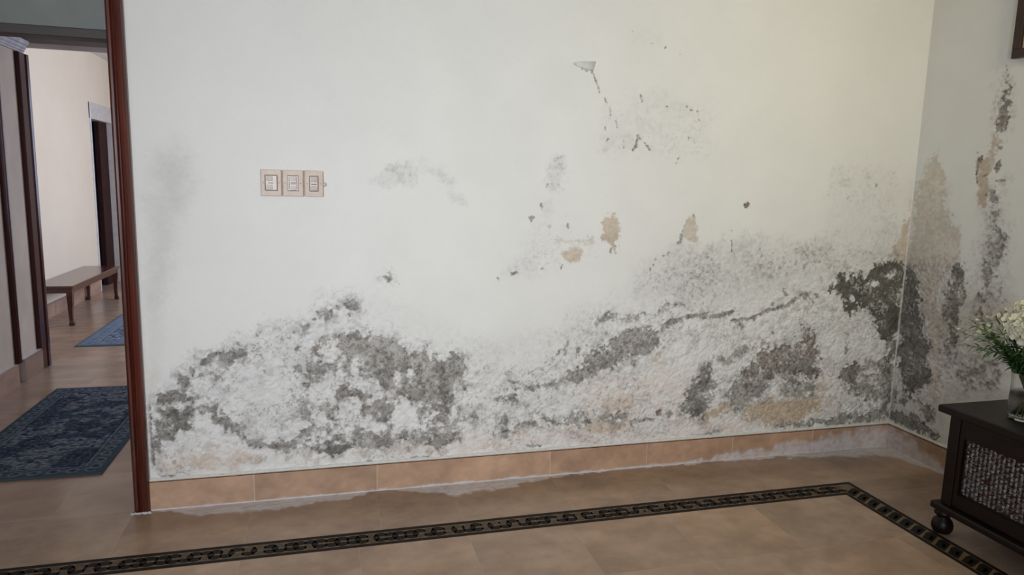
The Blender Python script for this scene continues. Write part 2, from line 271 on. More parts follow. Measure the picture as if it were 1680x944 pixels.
#--- W crust
W = lambda c, s, lv=1, soft=14: sh('W', c, lv, soft, 0, 0, s)
W(0,'250,640 300,590 370,565 450,520 500,545 560,545 620,530 700,560 760,590 850,610 930,570 980,540 1080,500 1180,500 1300,470 1370,450 1480,440 1462,695 1200,710 900,740 600,765 255,785',1,14)
W(0,'500,480 590,480 600,540 500,545',.5,16); W(0,'880,560 960,510 1080,430 1200,380 1340,400 1480,400 1480,480 1200,520 1000,560',.4,20)
W(5,'380,100 470,100 480,330 360,340',.35,6); W(5,'330,380 640,600 800,640 780,720 600,760 200,860 100,830 250,600',.35,16)
W(7,'980,110 1060,80 1400,90 1420,300 1380,620 950,620 990,330',.22,8); W(6,'260,540 850,540 850,850 260,840',.25,18)
W(8,'70,300 330,280 330,700 250,840 40,880 60,600',.7,14); W(8,'380,400 480,400 500,800 250,860 300,700',.55,14)
def damage(X, Y, Z, u, which):
    """u = running coordinate along the wall. returns colour (n,3) and relief in metres"""
    px, py = to_px(X, Y, Z)
    shp = px.shape
    n1 = fbm(u, Z, 14, 3, 1); n2 = fbm(u, Z, 14, 3, 2); m1 = fbm(u, Z, 70, 3, 3); m2 = fbm(u, Z, 70, 3, 4)
    F = {k: np.zeros(shp, np.float32) for k in 'DHGBKWSVT'}; tone = np.zeros(shp, np.float32); bt = np.zeros(shp, np.float32); thin = np.zeros(shp, np.float32)
    for ch, lv, soft, tn, w, pts in SH:
        right = sum(p[0] for p in pts)/len(pts) > 1492+(0 if sum(p[1] for p in pts)/len(pts) < 400 else -22)
        if (which == 'right') != right and ch in 'DHB': continue
        xs = [p[0] for p in pts]; ys = [p[1] for p in pts]; m = soft*2+w+28
        sel = (px > min(xs)-m) & (px < max(xs)+m) & (py > min(ys)-m) & (py < max(ys)+m)
        if not sel.any(): continue
        small = w > 0 or (max(xs)-min(xs) < 14)
        kk = min(1, max(max(xs)-min(xs), max(ys)-min(ys))/90); kk = kk if not small else .0
        qx = px[sel]+(n1[sel]-.5)*14*kk+(m1[sel]-.5)*(2.4+8*kk); qy = py[sel]+(n2[sel]-.5)*14*kk+(m2[sel]-.5)*(2.4+8*kk)
        d = sdist(qx, qy, pts, w == 0)-w/2
        v = lv*sst(soft, -soft, d)
        if ch == 'D':
            if w == 0 and not small: F['V'][sel] = np.maximum(F['V'][sel], lv*sst(soft+14, -soft-2, d))
            old = F['D'][sel]; F['D'][sel] = np.maximum(old, v); tone[sel] = np.where(v > old, tn, tone[sel])
        elif ch == 'B':
            old = F['B'][sel]; F['B'][sel] = np.maximum(old, v); bt[sel] = np.where(v > old, tn, bt[sel])
        elif ch == 'G': F['G'][sel] = 1-(1-F['G'][sel])*(1-v)
        else: F[ch][sel] = np.maximum(F[ch][sel], v)
    a = fbm(u, Z, 26, 5, 5, .62); b = fbm(u, Z, 60, 4, 6, .6); c = fbm(u*1.0, Z, 150, 3, 7, .6); lo = fbm(u, Z, 5, 4, 8)
    w1, w2 = worley(u+(n1-.5)*.03, Z+(n2-.5)*.03, 34, 1); x1, x2 = worley(u+(m1-.5)*.01, Z+(m2-.5)*.01, 80, 2)
    W = F['W']; Hm = F['H']
    f = F['D']*(1-Hm*.92)
    mix = f+(a-.5)*.66*np.clip(1.45-f, 0, 1)+(b-.5)*.42*np.clip(1.4-f, .25, 1)+(c-.5)*.16+(.45-w1)*.34*np.clip(1.4-f, .2, 1)+(.45-x1)*.22*np.clip(1.4-f, .2, 1)
    mix = mix*sst(.02, .2, f)
    dark = sst(.36, .56, mix)*(.66+.34*sst(.5, .78, mix))
    wash = F['V']*(1-Hm*.8)*sst(.22, .72, .5*a+.5*b)*(1-dark)
    # flecks of mould over the crust and around the dark patches
    fl = sst(.70, .86, c*.6+b*.5)*np.clip(W*.75+F['G']*1.0, 0, 1)*sst(.25, .7, lo+F['G']*.4)
    fl2 = sst(.64, .8, a)*W*.35*sst(.3, .6, n2)
    crust_shade = F['W']*(.05+sst(.30, .8, .55*a+.45*lo)*.22)  # overall grey of the crust, with relief shading put into the colour
    grey = np.clip(F['G']*(.55+.9*(b-.2)), 0, 1)
    crumbs = sst(.56, .74, c*.55+m2*.5)*sst(.35, .7, n2)*np.clip(dark+f*.4, 0, 1)      # white crumbs lying in the dark plaster
    paint = np.array([.745, .742, .715]); white = np.array([.76, .75, .735]); 
    col = paint[None]*np.ones(shp+(1,)) if px.ndim == 1 else None
    col = col*(1+(lo[:, None]-.5)*.035)
    def mixc(col, c2, t): return col*(1-t[:, None])+np.array(c2)[None]*t[:, None] if np.ndim(c2) == 1 else col*(1-t[:, None])+c2*t[:, None]
    col = mixc(col, white, np.clip(W*1.2+F['G']*1.5, 0, 1)*.85)
    col = mixc(col, [.40, .395, .385], crust_shade)
    col = mixc(col, [.66, .50, .41], np.clip(F['K']*(.35+1.0*a), 0, 1)*.85)
    col = mixc(col, [.33, .315, .285], np.clip(F['T'], 0, 1))
    col = mixc(col, [.34, .335, .325], grey*.95)
    beige = np.clip(F['B']+(b-.5)*.35*sst(0, .3, F['B']), 0, 1)*sst(.12, .3, F['B'])
    bc = np.array([.50, .40, .30])[None]*(1-.0*bt[:, None])+np.array([.0, -.045, -.075])[None]*np.clip(bt, 0, 1)[:, None]+np.array([-.05, -.0, .01])[None]*np.clip(-bt, 0, 1)[:, None]*2
    bc = bc*(.86+.28*lo[:, None])
    col = mixc(col, bc, beige)
    col = mixc(col, [.30, .29, .275], wash*.78)
    rim = sst(.22, .40, mix)*(1-dark)*sst(.2, .5, f)
    col = mixc(col, [.33, .31, .28], rim*.55*np.clip(a*1.3, 0, 1))
    col = mixc(col, [.22, .20, .19], np.clip(fl+fl2*.8, 0, 1)*.7)
    # dark plaster tone: mid grey, olive where wet, deepened in the corner to paint in its dim light, brown where rusty
    g0 = np.array([.325, .308, .288]); ol = np.array([.108, .102, .084]); br = np.array([.205, .155, .120]); dk = np.array([.095, .088, .076])
    tp = np.clip(tone, 0, 1)[:, None]; tm = np.clip(-tone, 0, 1)[:, None]
    dc = g0[None]*(1-tp)*(1-tm)+ol[None]*tp+br[None]*tm*(1-tp)
    dc = dc*(1-.6*sst(.45, .8, b)[:, None]*.8)+dk[None]*.6*sst(.45, .8, b)[:, None]*.8
    dc = dc*(.8+.45*n1[:, None])
    edge = sst(.60, .46, mix)*dark
    dc = dc*(1-.5*edge[:, None])*(1-.45*sst(.62, .8, c*.5+m1*.5)[:, None])
    col = mixc(col, dc, dark)
    col = mixc(col, [.50, .49, .47], crumbs*.7)
    # white flaked rim of the paint film, its highlight painted in as a thin line
    lift = sst(.34, .42, mix)*sst(.50, .43, mix)*sst(.5, .8, f)
    col = mixc(col, [.80, .79, .77], lift*sst(.5, .7, n2)*.8)
    # relief
    lump = np.clip(1-w1*1.25, 0, 1)
    rel = W*(.0050*lump+.0062*(a-.45)+.0030*(b-.5)+.0012*(c-.5))+.0012*W
    rel = rel+rim*.0016+lift*.002-dark*.0045+dark*(.0016*(b-.5)+.0010*(c-.5))+crumbs*.0016
    rel = rel-beige*.0012*(1-W)+F['G']*.0006*(b-.5)*2+(lo-.5)*.0016
    return np.clip(col, .02, .95), rel
# ------------------------------------------------------------------ helpers
def tag(o, label=None, cat=None, group=None, kind=None):
    for k, v in (('label', label), ('category', cat), ('group', group), ('kind', kind)):
        if v: o[k] = v
    return o
def link(name, me, m=None, parent=None, kind=None):
    o = bpy.data.objects.new(name, me); sc.collection.objects.link(o)
    if m:
        for q in (m if isinstance(m, (list, tuple)) else [m]): me.materials.append(q)
    if parent: o.parent = parent
    if kind: o['kind'] = kind
    return o
def empty(name, loc, label, cat, group=None):
    o = bpy.data.objects.new(name, None); sc.collection.objects.link(o); o.location = loc; o.empty_display_size = .05
    return tag(o, label, cat, group)
def obj(name, bm, m, parent=None, smooth=False, bevel=0, kind=None, origin=None):
    bmesh.ops.recalc_face_normals(bm, faces=bm.faces)
    if origin: bmesh.ops.translate(bm, verts=bm.verts, vec=-Vector(origin))
    me = bpy.data.meshes.new(name); bm.to_mesh(me); bm.free()
    if smooth: me.polygons.foreach_set('use_smooth', [True]*len(me.polygons))
    o = link(name, me, m, parent, kind)
    if origin: o.location = origin
    if bevel:
        b = o.modifiers.new('bevel', 'BEVEL'); b.width = bevel; b.segments = 3; b.limit_method = 'ANGLE'; b.angle_limit = R(40); b.harden_normals = False
    return o
def B0(): return bmesh.new()
def box(bm, x0, x1, y0, y1, z0, z1, mi=0):
    v = [bm.verts.new(p) for p in ((x0,y0,z0),(x1,y0,z0),(x1,y1,z0),(x0,y1,z0),(x0,y0,z1),(x1,y0,z1),(x1,y1,z1),(x0,y1,z1))]
    for f in ((0,3,2,1),(4,5,6,7),(0,1,5,4),(1,2,6,5),(2,3,7,6),(3,0,4,7)):
        bm.faces.new([v[i] for i in f]).material_index = mi
    return bm
def prism(bm, pts, axis, a, b, mi=0):
    def P3(p, t): return {'z': (p[0], p[1], t), 'y': (p[0], t, p[1]), 'x': (t, p[0], p[1])}[axis]
    A = [bm.verts.new(P3(p, a)) for p in pts]; Bv = [bm.verts.new(P3(p, b)) for p in pts]; n = len(pts)
    bm.faces.new(A[::-1]).material_index = mi; bm.faces.new(Bv).material_index = mi
    for i in range(n): bm.faces.new((A[i], A[(i+1) % n], Bv[(i+1) % n], Bv[i])).material_index = mi
    return bm
def lathe(bm, prof, c=(0, 0, 0), n=32, closed=False):
    rings = []
    for r, z in prof:
        rings.append([bm.verts.new((c[0]+max(r, 1e-4)*math.cos(2*math.pi*k/n), c[1]+max(r, 1e-4)*math.sin(2*math.pi*k/n), c[2]+z)) for k in range(n)])
    m = len(rings)
    for i in range(m if closed else m-1):
        for k in range(n): bm.faces.new((rings[i][k], rings[i][(k+1) % n], rings[(i+1) % m][(k+1) % n], rings[(i+1) % m][k]))
    if not closed: bm.faces.new(rings[0][::-1]); bm.faces.new(rings[-1])
    return bm
def tube(bm, pts, rad, n=6, mi=0):
    pts = [Vector(p) for p in pts]; rings = []
    for i, p in enumerate(pts):
        t = (pts[min(i+1, len(pts)-1)]-pts[max(i-1, 0)]).normalized(); a = t.orthogonal().normalized(); b = t.cross(a)
        r = rad[i] if isinstance(rad, (list, tuple)) else rad
        rings.append([bm.verts.new(p+(a*math.cos(2*math.pi*k/n)+b*math.sin(2*math.pi*k/n))*r) for k in range(n)])
    for i in range(len(rings)-1):
        for k in range(n): bm.faces.new((rings[i][k], rings[i][(k+1) % n], rings[i+1][(k+1) % n], rings[i+1][k])).material_index = mi
    bm.faces.new(rings[0][::-1]).material_index = mi; bm.faces.new(rings[-1]).material_index = mi
    return bm
def grid_mesh(name, parts, smooth=True, extra=None):
    """parts: list of (pos (r,c,3), col (r,c,3) or None, flip); one mesh with colour attribute Col"""
    V = []; Fc = []; C = []; off = 0
    for pos, col, flip in parts:
        r, c = pos.shape[:2]; V.append(pos.reshape(-1, 3)); C.append(col.reshape(-1, 3))
        idx = np.arange(r*c).reshape(r, c)+off; q = np.stack([idx[:-1, :-1], idx[:-1, 1:], idx[1:, 1:], idx[1:, :-1]], -1).reshape(-1, 4)
        Fc.append(q[:, ::-1] if flip else q); off += r*c
    V = np.concatenate(V).astype(np.float32); Fc = np.concatenate(Fc).astype(np.int32); C = np.concatenate(C).astype(np.float32)
    if extra is not None:      # boxes closing the back: list of (x0,x1,y0,y1,z0,z1)
        ev = []; ef = []
        for (x0, x1, y0, y1, z0, z1) in extra:
            b = len(V)+len(ev); ev += [(x0,y0,z0),(x1,y0,z0),(x1,y1,z0),(x0,y1,z0),(x0,y0,z1),(x1,y0,z1),(x1,y1,z1),(x0,y1,z1)]
            ef += [[b+i for i in f] for f in ((0,3,2,1),(4,5,6,7),(0,1,5,4),(1,2,6,5),(2,3,7,6),(3,0,4,7))]
        V = np.concatenate([V, np.array(ev, np.float32)]); Fc = np.concatenate([Fc, np.array(ef, np.int32)])
        C = np.concatenate([C, np.tile(np.array([[.72, .71, .66]], np.float32), (len(ev), 1))])
    me = bpy.data.meshes.new(name); me.vertices.add(len(V)); me.vertices.foreach_set('co', V.ravel())
    me.loops.add(Fc.size); me.loops.foreach_set('vertex_index', Fc.ravel()); me.polygons.add(len(Fc))
    me.polygons.foreach_set('loop_start', np.arange(0, Fc.size, 4, dtype=np.int32)); me.polygons.foreach_set('loop_total', np.full(len(Fc), 4, np.int32))
    sm = np.full(len(Fc), smooth)
    if extra is not None: sm[-6*len(extra):] = False
    me.polygons.foreach_set('use_smooth', sm)
    me.update(calc_edges=True)
    a = me.color_attributes.new('Col', 'FLOAT_COLOR', 'POINT'); a.data.foreach_set('color', np.concatenate([C, np.ones((len(C), 1), np.float32)], 1).ravel())
    me.validate(); return me
# ------------------------------------------------------------------ materials
def newmat(name):
    m = bpy.data.materials.new(name); m.use_nodes = True; nt = m.node_tree; return m, nt, nt.nodes['Principled BSDF']
def N(nt, t, **kw):
    n = nt.nodes.new(t)
    for k, v in kw.items():
        if k in n.inputs: n.inputs[k].default_value = v
        else: setattr(n, k, v)
    return n
def col_mat(name, rough=.8, spec=.3, fine=(400, .08), bump=.15, bscale=250, coat=0):
    m, nt, b = newmat(name); L = nt.links.new
    at = N(nt, 'ShaderNodeAttribute', attribute_name='Col'); tc = N(nt, 'ShaderNodeTexCoord')
    no = N(nt, 'ShaderNodeTexNoise', Scale=fine[0], Detail=3.); L(tc.outputs['Object'], no.inputs['Vector'])
    mr = N(nt, 'ShaderNodeMapRange'); mr.inputs['To Min'].default_value = 1-fine[1]; mr.inputs['To Max'].default_value = 1+fine[1]; L(no.outputs['Fac'], mr.inputs['Value'])
    mu = N(nt, 'ShaderNodeMix', data_type='RGBA', blend_type='MULTIPLY'); mu.inputs[0].default_value = 1
    L(at.outputs['Color'], mu.inputs[6]); L(mr.outputs['Result'], mu.inputs[7]); L(mu.outputs[2], b.inputs['Base Color'])
    b.inputs['Roughness'].default_value = rough; b.inputs['Specular IOR Level'].default_value = spec; b.inputs['Coat Weight'].default_value = coat
    if bump:
        n2 = N(nt, 'ShaderNodeTexNoise', Scale=bscale, Detail=4.); L(tc.outputs['Object'], n2.inputs['Vector'])
        bp = N(nt, 'ShaderNodeBump', Strength=bump, Distance=.002); L(n2.outputs['Fac'], bp.inputs['Height']); L(bp.outputs['Normal'], b.inputs['Normal'])
    return m
def mat(name, c1, c2=None, scale=6, rough=.6, spec=.4, stretch=(1, 1, 1), metal=0, bump=.05, coat=0, detail=4):
    m, nt, b = newmat(name); L = nt.links.new
    tc = N(nt, 'ShaderNodeTexCoord'); mp = N(nt, 'ShaderNodeMapping'); mp.inputs['Scale'].default_value = stretch; L(tc.outputs['Object'], mp.inputs['Vector'])
    no = N(nt, 'ShaderNodeTexNoise', Scale=float(scale), Detail=float(detail)); L(mp.outputs['Vector'], no.inputs['Vector'])
    rp = N(nt, 'ShaderNodeValToRGB'); rp.color_ramp.elements[0].position = .32; rp.color_ramp.elements[1].position = .68
    rp.color_ramp.elements[0].color = (*c1, 1); rp.color_ramp.elements[1].color = (*(c2 or [x*.9 for x in c1]), 1)
    L(no.outputs['Fac'], rp.inputs['Fac']); L(rp.outputs['Color'], b.inputs['Base Color'])
    b.inputs['Roughness'].default_value = rough; b.inputs['Specular IOR Level'].default_value = spec; b.inputs['Metallic'].default_value = metal; b.inputs['Coat Weight'].default_value = coat
    b.inputs['Coat Roughness'].default_value = .12
    if bump:
        bp = N(nt, 'ShaderNodeBump', Strength=bump, Distance=.003); L(no.outputs['Fac'], bp.inputs['Height']); L(bp.outputs['Normal'], b.inputs['Normal'])
    return m
M_wall = col_mat('damp_plaster', .88, .25, (380, .09), .32, 260)
M_floor = col_mat('stone_floor', .25, .45, (120, .06), .04, 90)
M_skirt = col_mat('stone_skirting', .42, .4, (120, .06), .04, 90)
M_paint = mat('cream_wall_paint', (.74, .72, .65), (.70, .68, .61), 3, .8, .3)
M_hallpaint = mat('hall_wall_paint', (.88, .75, .55), (.84, .71, .51), 2, .75, .3)
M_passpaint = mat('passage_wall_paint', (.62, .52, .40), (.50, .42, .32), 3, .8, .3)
M_ceil = mat('ceiling_paint', (.78, .76, .70), (.74, .72, .66), 2, .9, .2)
M_grey = mat('grey_transom_paint', (.20, .215, .205), (.165, .178, .17), 5, .6, .3)
M_mauve = mat('header_paint', (.40, .36, .35), (.34, .30, .29), 4, .8, .2)
M_wood = mat('red_brown_varnished_wood', (.105, .019, .010), (.045, .008, .005), 9, .28, .5, (6, 6, .35), coat=.5, bump=.12)
M_wood2 = mat('dark_varnished_wood', (.060, .010, .008), (.030, .005, .005), 9, .30, .3, (6, 6, .35), coat=.12, bump=.05)
M_bar = mat('backlit_head_bar', (.050, .040, .037), (.036, .03, .028), 9, .5, .4, (.4, 5, 5))  # wooden bar seen against the light, its shade put into the colour
M_white = mat('white_gloss_paint', (.78, .77, .75), (.66, .64, .62), 14, .35, .5)
M_espr = mat('espresso_wood', (.011, .0045, .0035), (.006, .003, .0025), 10, .42, .28, (5, .6, 5), coat=.0, bump=.05)
M_bench = mat('bench_wood', (.095, .020, .012), (.05, .011, .007), 10, .2, .5, (5, .5, 5), coat=.4, bump=.04)
M_dark = mat('dark_curtain_cloth', (.012, .022, .020), (.006, .010, .010), 6, .8, .2, (1, 6, .3))
M_plate = mat('aged_beige_plastic', (.53, .42, .335), (.47, .365, .285), 30, .42, .5, (1, 1, 1), bump=.02)
M_plate2 = mat('pale_switch_plastic', (.50, .43, .385), (.44, .37, .33), 60, .35, .5, (1, 1, 1), bump=.02)
M_screw = mat('dull_screw_metal', (.20, .17, .14), (.12, .1, .09), 80, .4, .5, metal=.8)
M_hole = mat('dark_slot', (.05, .04, .035), (.04, .03, .03), 30, .8, .2)
M_glass, nt, b = newmat('clear_glass'); b.inputs['Transmission Weight'].default_value = 1; b.inputs['Roughness'].default_value = .02; b.inputs['IOR'].default_value = 1.45; b.inputs['Base Color'].default_value = (.96, .97, .95, 1)
M_water, nt, b = newmat('vase_water'); b.inputs['Transmission Weight'].default_value = 1; b.inputs['Roughness'].default_value = 0; b.inputs['IOR'].default_value = 1.33; b.inputs['Base Color'].default_value = (.93, .95, .88, 1)
M_stem = mat('green_stems', (.05, .12, .03), (.03, .07, .02), 40, .5, .4)
M_leaf = mat('green_leaves', (.055, .14, .035), (.02, .07, .02), 30, .45, .4)
M_leaf2 = mat('pale_green_leaves', (.16, .26, .08), (.08, .16, .05), 30, .5, .4)
M_petal = mat('cream_petals', (.80, .78, .66), (.68, .66, .50), 40, .6, .3)
M_blush = mat('blush_petals', (.66, .63, .54), (.50, .50, .36), 40, .6, .3)
M_mat = mat('picture_mat_board', (.62, .54, .36), (.58, .50, .34), 20, .8, .2)
M_print = mat('muted_print', (.30, .27, .20), (.16, .17, .14), 7, .6, .3)
M_frame = mat('dark_frame_wood', (.045, .016, .011), (.025, .010, .008), 10, .35, .4, (5, 1, 1))
# ------------------------------------------------------------------ room shell
CZ = 2.95
xs = np.arange(-.772, WR+.001, .0033); xs[-1] = WR
zs = np.concatenate([np.arange(.02, 2.56, .0033), [2.7, CZ]])
Xg, Zg = np.meshgrid(xs, zs)
c, rel = damage(Xg.ravel(), np.zeros(Xg.size), Zg.ravel(), Xg.ravel(), 'back')
xe = Xg.ravel(); bead = np.maximum(sst(.010, .002, WR-xe), sst(.018, .004, xe+.772))*.7
c = c*(1-bead[:, None])+np.array([.74, .73, .70])*bead[:, None]
rel = rel*sst(0, .02, WR-xe)*sst(0, .02, xe+.772)
pos = np.stack([xe, -rel, Zg.ravel()], 1).reshape(Xg.shape+(3,))
me = grid_mesh('wall_back', [(pos, c.reshape(Xg.shape+(3,)), False)], extra=[(-.77, WR+.2, .014, .2, 0, CZ), (-3.4, -1.72, 0, .2, 0, CZ), (-1.72, -.77, .0, .2, 2.62, CZ)])
link('wall_back', me, M_wall, kind='structure')
ys = np.concatenate([[-6, -4, -3, -2, -1.7], np.arange(-1.6, .0005, .004)]); ys[-1] = 0
zs2 = np.concatenate([np.arange(.02, 2.62, .004), [2.7, CZ]])
Yg, Zg = np.meshgrid(ys, zs2)
c, rel = damage(np.full(Yg.size, WR), Yg.ravel(), Zg.ravel(), 10+Yg.ravel(), 'right')
bead = sst(.008, .001, -Yg.ravel())*.6; c = c*(1-bead[:, None])+np.array([.74, .73, .70])*bead[:, None]; rel = rel*sst(0, .02, -Yg.ravel())
pos = np.stack([WR-rel, Yg.ravel(), Zg.ravel()], 1).reshape(Yg.shape+(3,))
me = grid_mesh('wall_right', [(pos, c.reshape(Yg.shape+(3,)), True)], extra=[(WR+.012, WR+.2, -6.2, .014, 0, CZ)])
link('wall_right', me, M_wall, kind='structure')
obj('wall_left', box(B0(), -3.4, -3.2, -6.2, 0, 0, CZ), M_paint, kind='structure')
bm = B0(); box(bm, -3.2, -1.4, -6.2, -5.5, 0, CZ); box(bm, .8, WR, -6.2, -5.5, 0, CZ); box(bm, -1.4, .8, -6.2, -5.5, 0, .7); box(bm, -1.4, .8, -6.2, -5.5, 2.4, CZ)
obj('wall_front', bm, M_paint, kind='structure')
bm = B0(); box(bm, -3.4, WR+.2, -6.2, 0, CZ, CZ+.1); box(bm, -2.95, 1.4, 0.2, 9.2, 2.95, 3.05); obj('ceiling', bm, M_ceil, kind='structure')
# floor ------------------------------------------------------------
BX0, BX1, BY0, BY1 = 2.488, 2.612, -.532, -.405      # inlaid border, inner / outer edges
SALTX = [-.84, -.77, -.55, -.24, .05, .23, .33, .45, .585, .72, .85, .98, 1.09, 1.25, 1.6, 2.0, 2.25, 2.45, 2.64, 2.9, 3.08, 3.25]
SALTW = [.0, .03, .085, .105, .065, .022, .02, .06, .125, .125, .105, .075, .035, .02, .012, .016, .03, .04, .075, .12, .15, .15]
def floorcol(X, Y, jx, jy, seed, tone):
    ix = np.searchsorted(jx, X); iy = np.searchsorted(jy, Y); rs = np.random.RandomState(seed).rand(64, 64)
    t = rs[ix % 64, iy % 64]; t2 = rs[(ix+9) % 64, (iy+5) % 64]
    m = fbm(X+t*7, Y*1.6+t2*5, 5, 5, 3); m2 = fbm(X+t*3, Y+t2*9, 22, 4, 6); vein = np.abs(fbm(X+t*5, Y*2+t2*3, 3.5, 5, 9)-.5)
    base = np.array([.42, .288, .200])*tone
    c = base[None]*(.97+.06*t[:, None])*(.84+.32*m[:, None])*(.93+.14*m2[:, None])
    c = c*(1+np.array([.05, 0, -.07])[None]*(t2[:, None]-.5)*.8)
    v = sst(.03, .0, vein)*.18; c = c*(1-v[:, None])+np.array([.45, .36, .27])*v[:, None]
    g = np.zeros(X.shape)
    for j in jx[1:-1]: g = np.maximum(g, (np.abs(X-j) < .0016))
    for j in jy[1:-1]: g = np.maximum(g, (np.abs(Y-j) < .0016))
    c = c*(1-g[:, None]*.25)+np.array([.50, .43, .36])*g[:, None]*.25
    return c
def salt(X, Y, c):
    wd = np.interp(X, SALTX, SALTW); n = fbm(X, Y, 16, 4, 12); n2 = fbm(X*.5, Y*3, 60, 3, 13)
    d = -Y; s = sst(1.12, .82, (d+.022*(n-.5)*2)/(wd+.004))
    dr = WR-X; wr = np.interp(-Y, [0, .12, .3, .45, .8], [.30, .14, .055, .02, .0]); s = np.maximum(s, sst(1.15, .8, (dr+.03*(n-.5))/(wr+.003))*(wr > .004))
    s = np.maximum(s, sst(.012, .004, d)*.8); s = s*(X > -.78)
    a = s*np.clip(.50+.55*n2, 0, .92)
    return c*(1-a[:, None])+np.array([.62, .60, .62])*a[:, None]
def fgrid(x0, x1, y0, y1, step, jx, jy, seed, tone, sl=False):
    ax = set(np.round(np.arange(x0, x1, step), 5)) | {x0, x1}; ay = set(np.round(np.arange(y0, y1, step), 5)) | {y0, y1}
    for j in jx[1:-1]:
        if x0 < j < x1: ax |= {round(j+d, 5) for d in (-.0022, -.0012, .0012, .0022)}
    for j in jy[1:-1]:
        if y0 < j < y1: ay |= {round(j+d, 5) for d in (-.0022, -.0012, .0012, .0022)}
    X, Y = np.meshgrid(np.array(sorted(ax)), np.array(sorted(ay))); c = floorcol(X.ravel(), Y.ravel(), jx, jy, seed, tone)
    if sl:
        dk = sst(.33, .16, -Y.ravel())*.22*(X.ravel() > -.84); c = c*(1-dk[:, None])     # stone still dark with damp next to the wall
        c = salt(X.ravel(), Y.ravel(), c)
    return (np.stack([X, Y, np.zeros_like(X)], -1), c.reshape(X.shape+(3,)), False)
JXo = [-9, -3.2, -2.6, -1.3, -.84, -.34, .22, .585, 1.103, 1.65, 2.17, 2.69, 9]; JYo = [-9, -6, 9]
JXi = [-9]+[round(1.945-.457*k, 3) for k in range(12, -2, -1)]+[9]; JYi = [-9]+[round(-.945-.457*k, 3) for k in range(11, -1, -1)]+[9]
JXr = [-9, 9]; JYr = [-9, -2.75, -2.2, -1.65, -1.1, -.55, 9]
JXh = [-9]+[round(-3.0+.457*k, 3) for k in range(10)]+[9]; JYh = [-9]+[round(.0+.457*k, 3) for k in range(21)]+[9]
parts = [fgrid(-1.5, BX1, BY1, 0, .008, JXo, JYo, 1, .93, True), fgrid(-3.2, -1.5, BY1, 0, .1, JXo, JYo, 1, .93),
         fgrid(BX1, WR, BY1, 0, .008, JXo, JYo, 1, .90, True), fgrid(BX1, WR, -1.6, BY1, .01, JXr, JYr, 2, .90, True), fgrid(BX1, WR, -5.5, -1.6, .1, JXr, JYr, 2, .9),
         fgrid(-1.4, BX0, -1.5, BY0, .01, JXi, JYi, 3, 1.05), fgrid(-3.2, -1.4, -1.5, BY0, .1, JXi, JYi, 3, 1.05), fgrid(-3.2, BX0, -5.5, -1.5, .1, JXi, JYi, 3, 1.05),
         fgrid(-2.9, 1.2, 0, 9, .04, JXh, JYh, 5, .95)]
# border: base quads + mosaic figures
floor = link('floor', grid_mesh('floor', parts, smooth=False), M_floor, kind='structure')
M_band = mat('tan_mosaic', (.20, .135, .070), (.14, .10, .055), 30, .4, .25)
M_blk = mat('black_mosaic', (.012, .011, .010), (.018, .013, .010), 30, .5, .12)
M_umb = mat('brown_mosaic', (.09, .05, .02), (.05, .03, .015), 40, .35, .4)
bm = B0()
def quad(p, mi, z):
    bm.faces.new([bm.verts.new((a, b2, z)) for a, b2 in p]).material_index = mi
quad([(-3.2, BY0), (BX0, BY0), (BX1, BY1), (-3.2, BY1)], 0, 0); quad([(BX0, BY0), (BX0, -5.5), (BX1, -5.5), (BX1, BY1)], 0, 0)
for t0, t1 in ((0, .165), (.835, 1)):       # the two black edging stripes
    f = lambda t: (BX1+(BX0-BX1)*t, BY1+(BY0-BY1)*t)
    a0, a1 = f(t0), f(t1)
    quad([(-3.2, a1[1]), (a1[0], a1[1]), (a0[0], a0[1]), (-3.2, a0[1])], 1, .0004); quad([(a1[0], a1[1]), (a1[0], -5.5), (a0[0], -5.5), (a0[0], a0[1])], 1, .0004)
rb = random.Random(4)
def figure(pts, mi): quad([(p[0], p[1]) for p in pts], mi, .0006)
x = -1.45; k = 0; ym = (BY0+BY1)/2
def leaf2(cx, cy, a, b_, rot, mi, n=10):
    cr, sr = math.cos(rot), math.sin(rot)
    figure([(cx+a*math.cos(t)*cr-b_*math.sin(t)*abs(math.sin(t))**.3*sr, cy+a*math.cos(t)*sr+b_*math.sin(t)*abs(math.sin(t))**.3*cr) for t in [2*math.pi*q/n for q in range(n)]], mi)
while x < 2.50:                            # chain of paired dark leaves round pale ovals
    L_ = .082+rb.uniform(-.008, .008)
    for s in (-1, 1):
        leaf2(x+L_*.27, ym+s*.022, L_*.33, .0165, s*-.14, 1 if rb.random() < .8 else 2); leaf2(x+L_*.77, ym+s*.020, L_*.31, .0165, s*.18, 1 if rb.random() < .75 else 2)
    leaf2(x+L_*.02, ym, .014, .022, 0, 1); leaf2(x+L_*.53, ym+rb.uniform(-.004, .004), .007, .016, 0, 2 if k % 3 else 1)
    x += L_; k += 1
y = -.50; xm = (BX0+BX1)/2
while y > -2.4:                            # slanting leaves down the right-hand run
    h = .050; w2 = .033
    w2 = .038; sk = rb.uniform(.012, .020); g_ = .056
    figure([(xm-w2, y-g_+sk*.2), (xm-w2+.005, y-g_-sk*.1), (xm+w2, y-g_+sk*2), (xm+w2, y+sk*1.2), (xm+w2*.5, y+sk*1.3), (xm-w2*.7, y-sk*.2), (xm-w2, y-sk*.5)], 1)
    figure([(xm-w2*.6, y-g_*.55), (xm-w2*.2, y-g_*.62), (xm+w2*.5, y-g_*.25), (xm+w2*.2, y-g_*.18)], 2); y -= .066
obj('border_inlay', bm, [M_band, M_blk, M_umb], floor)
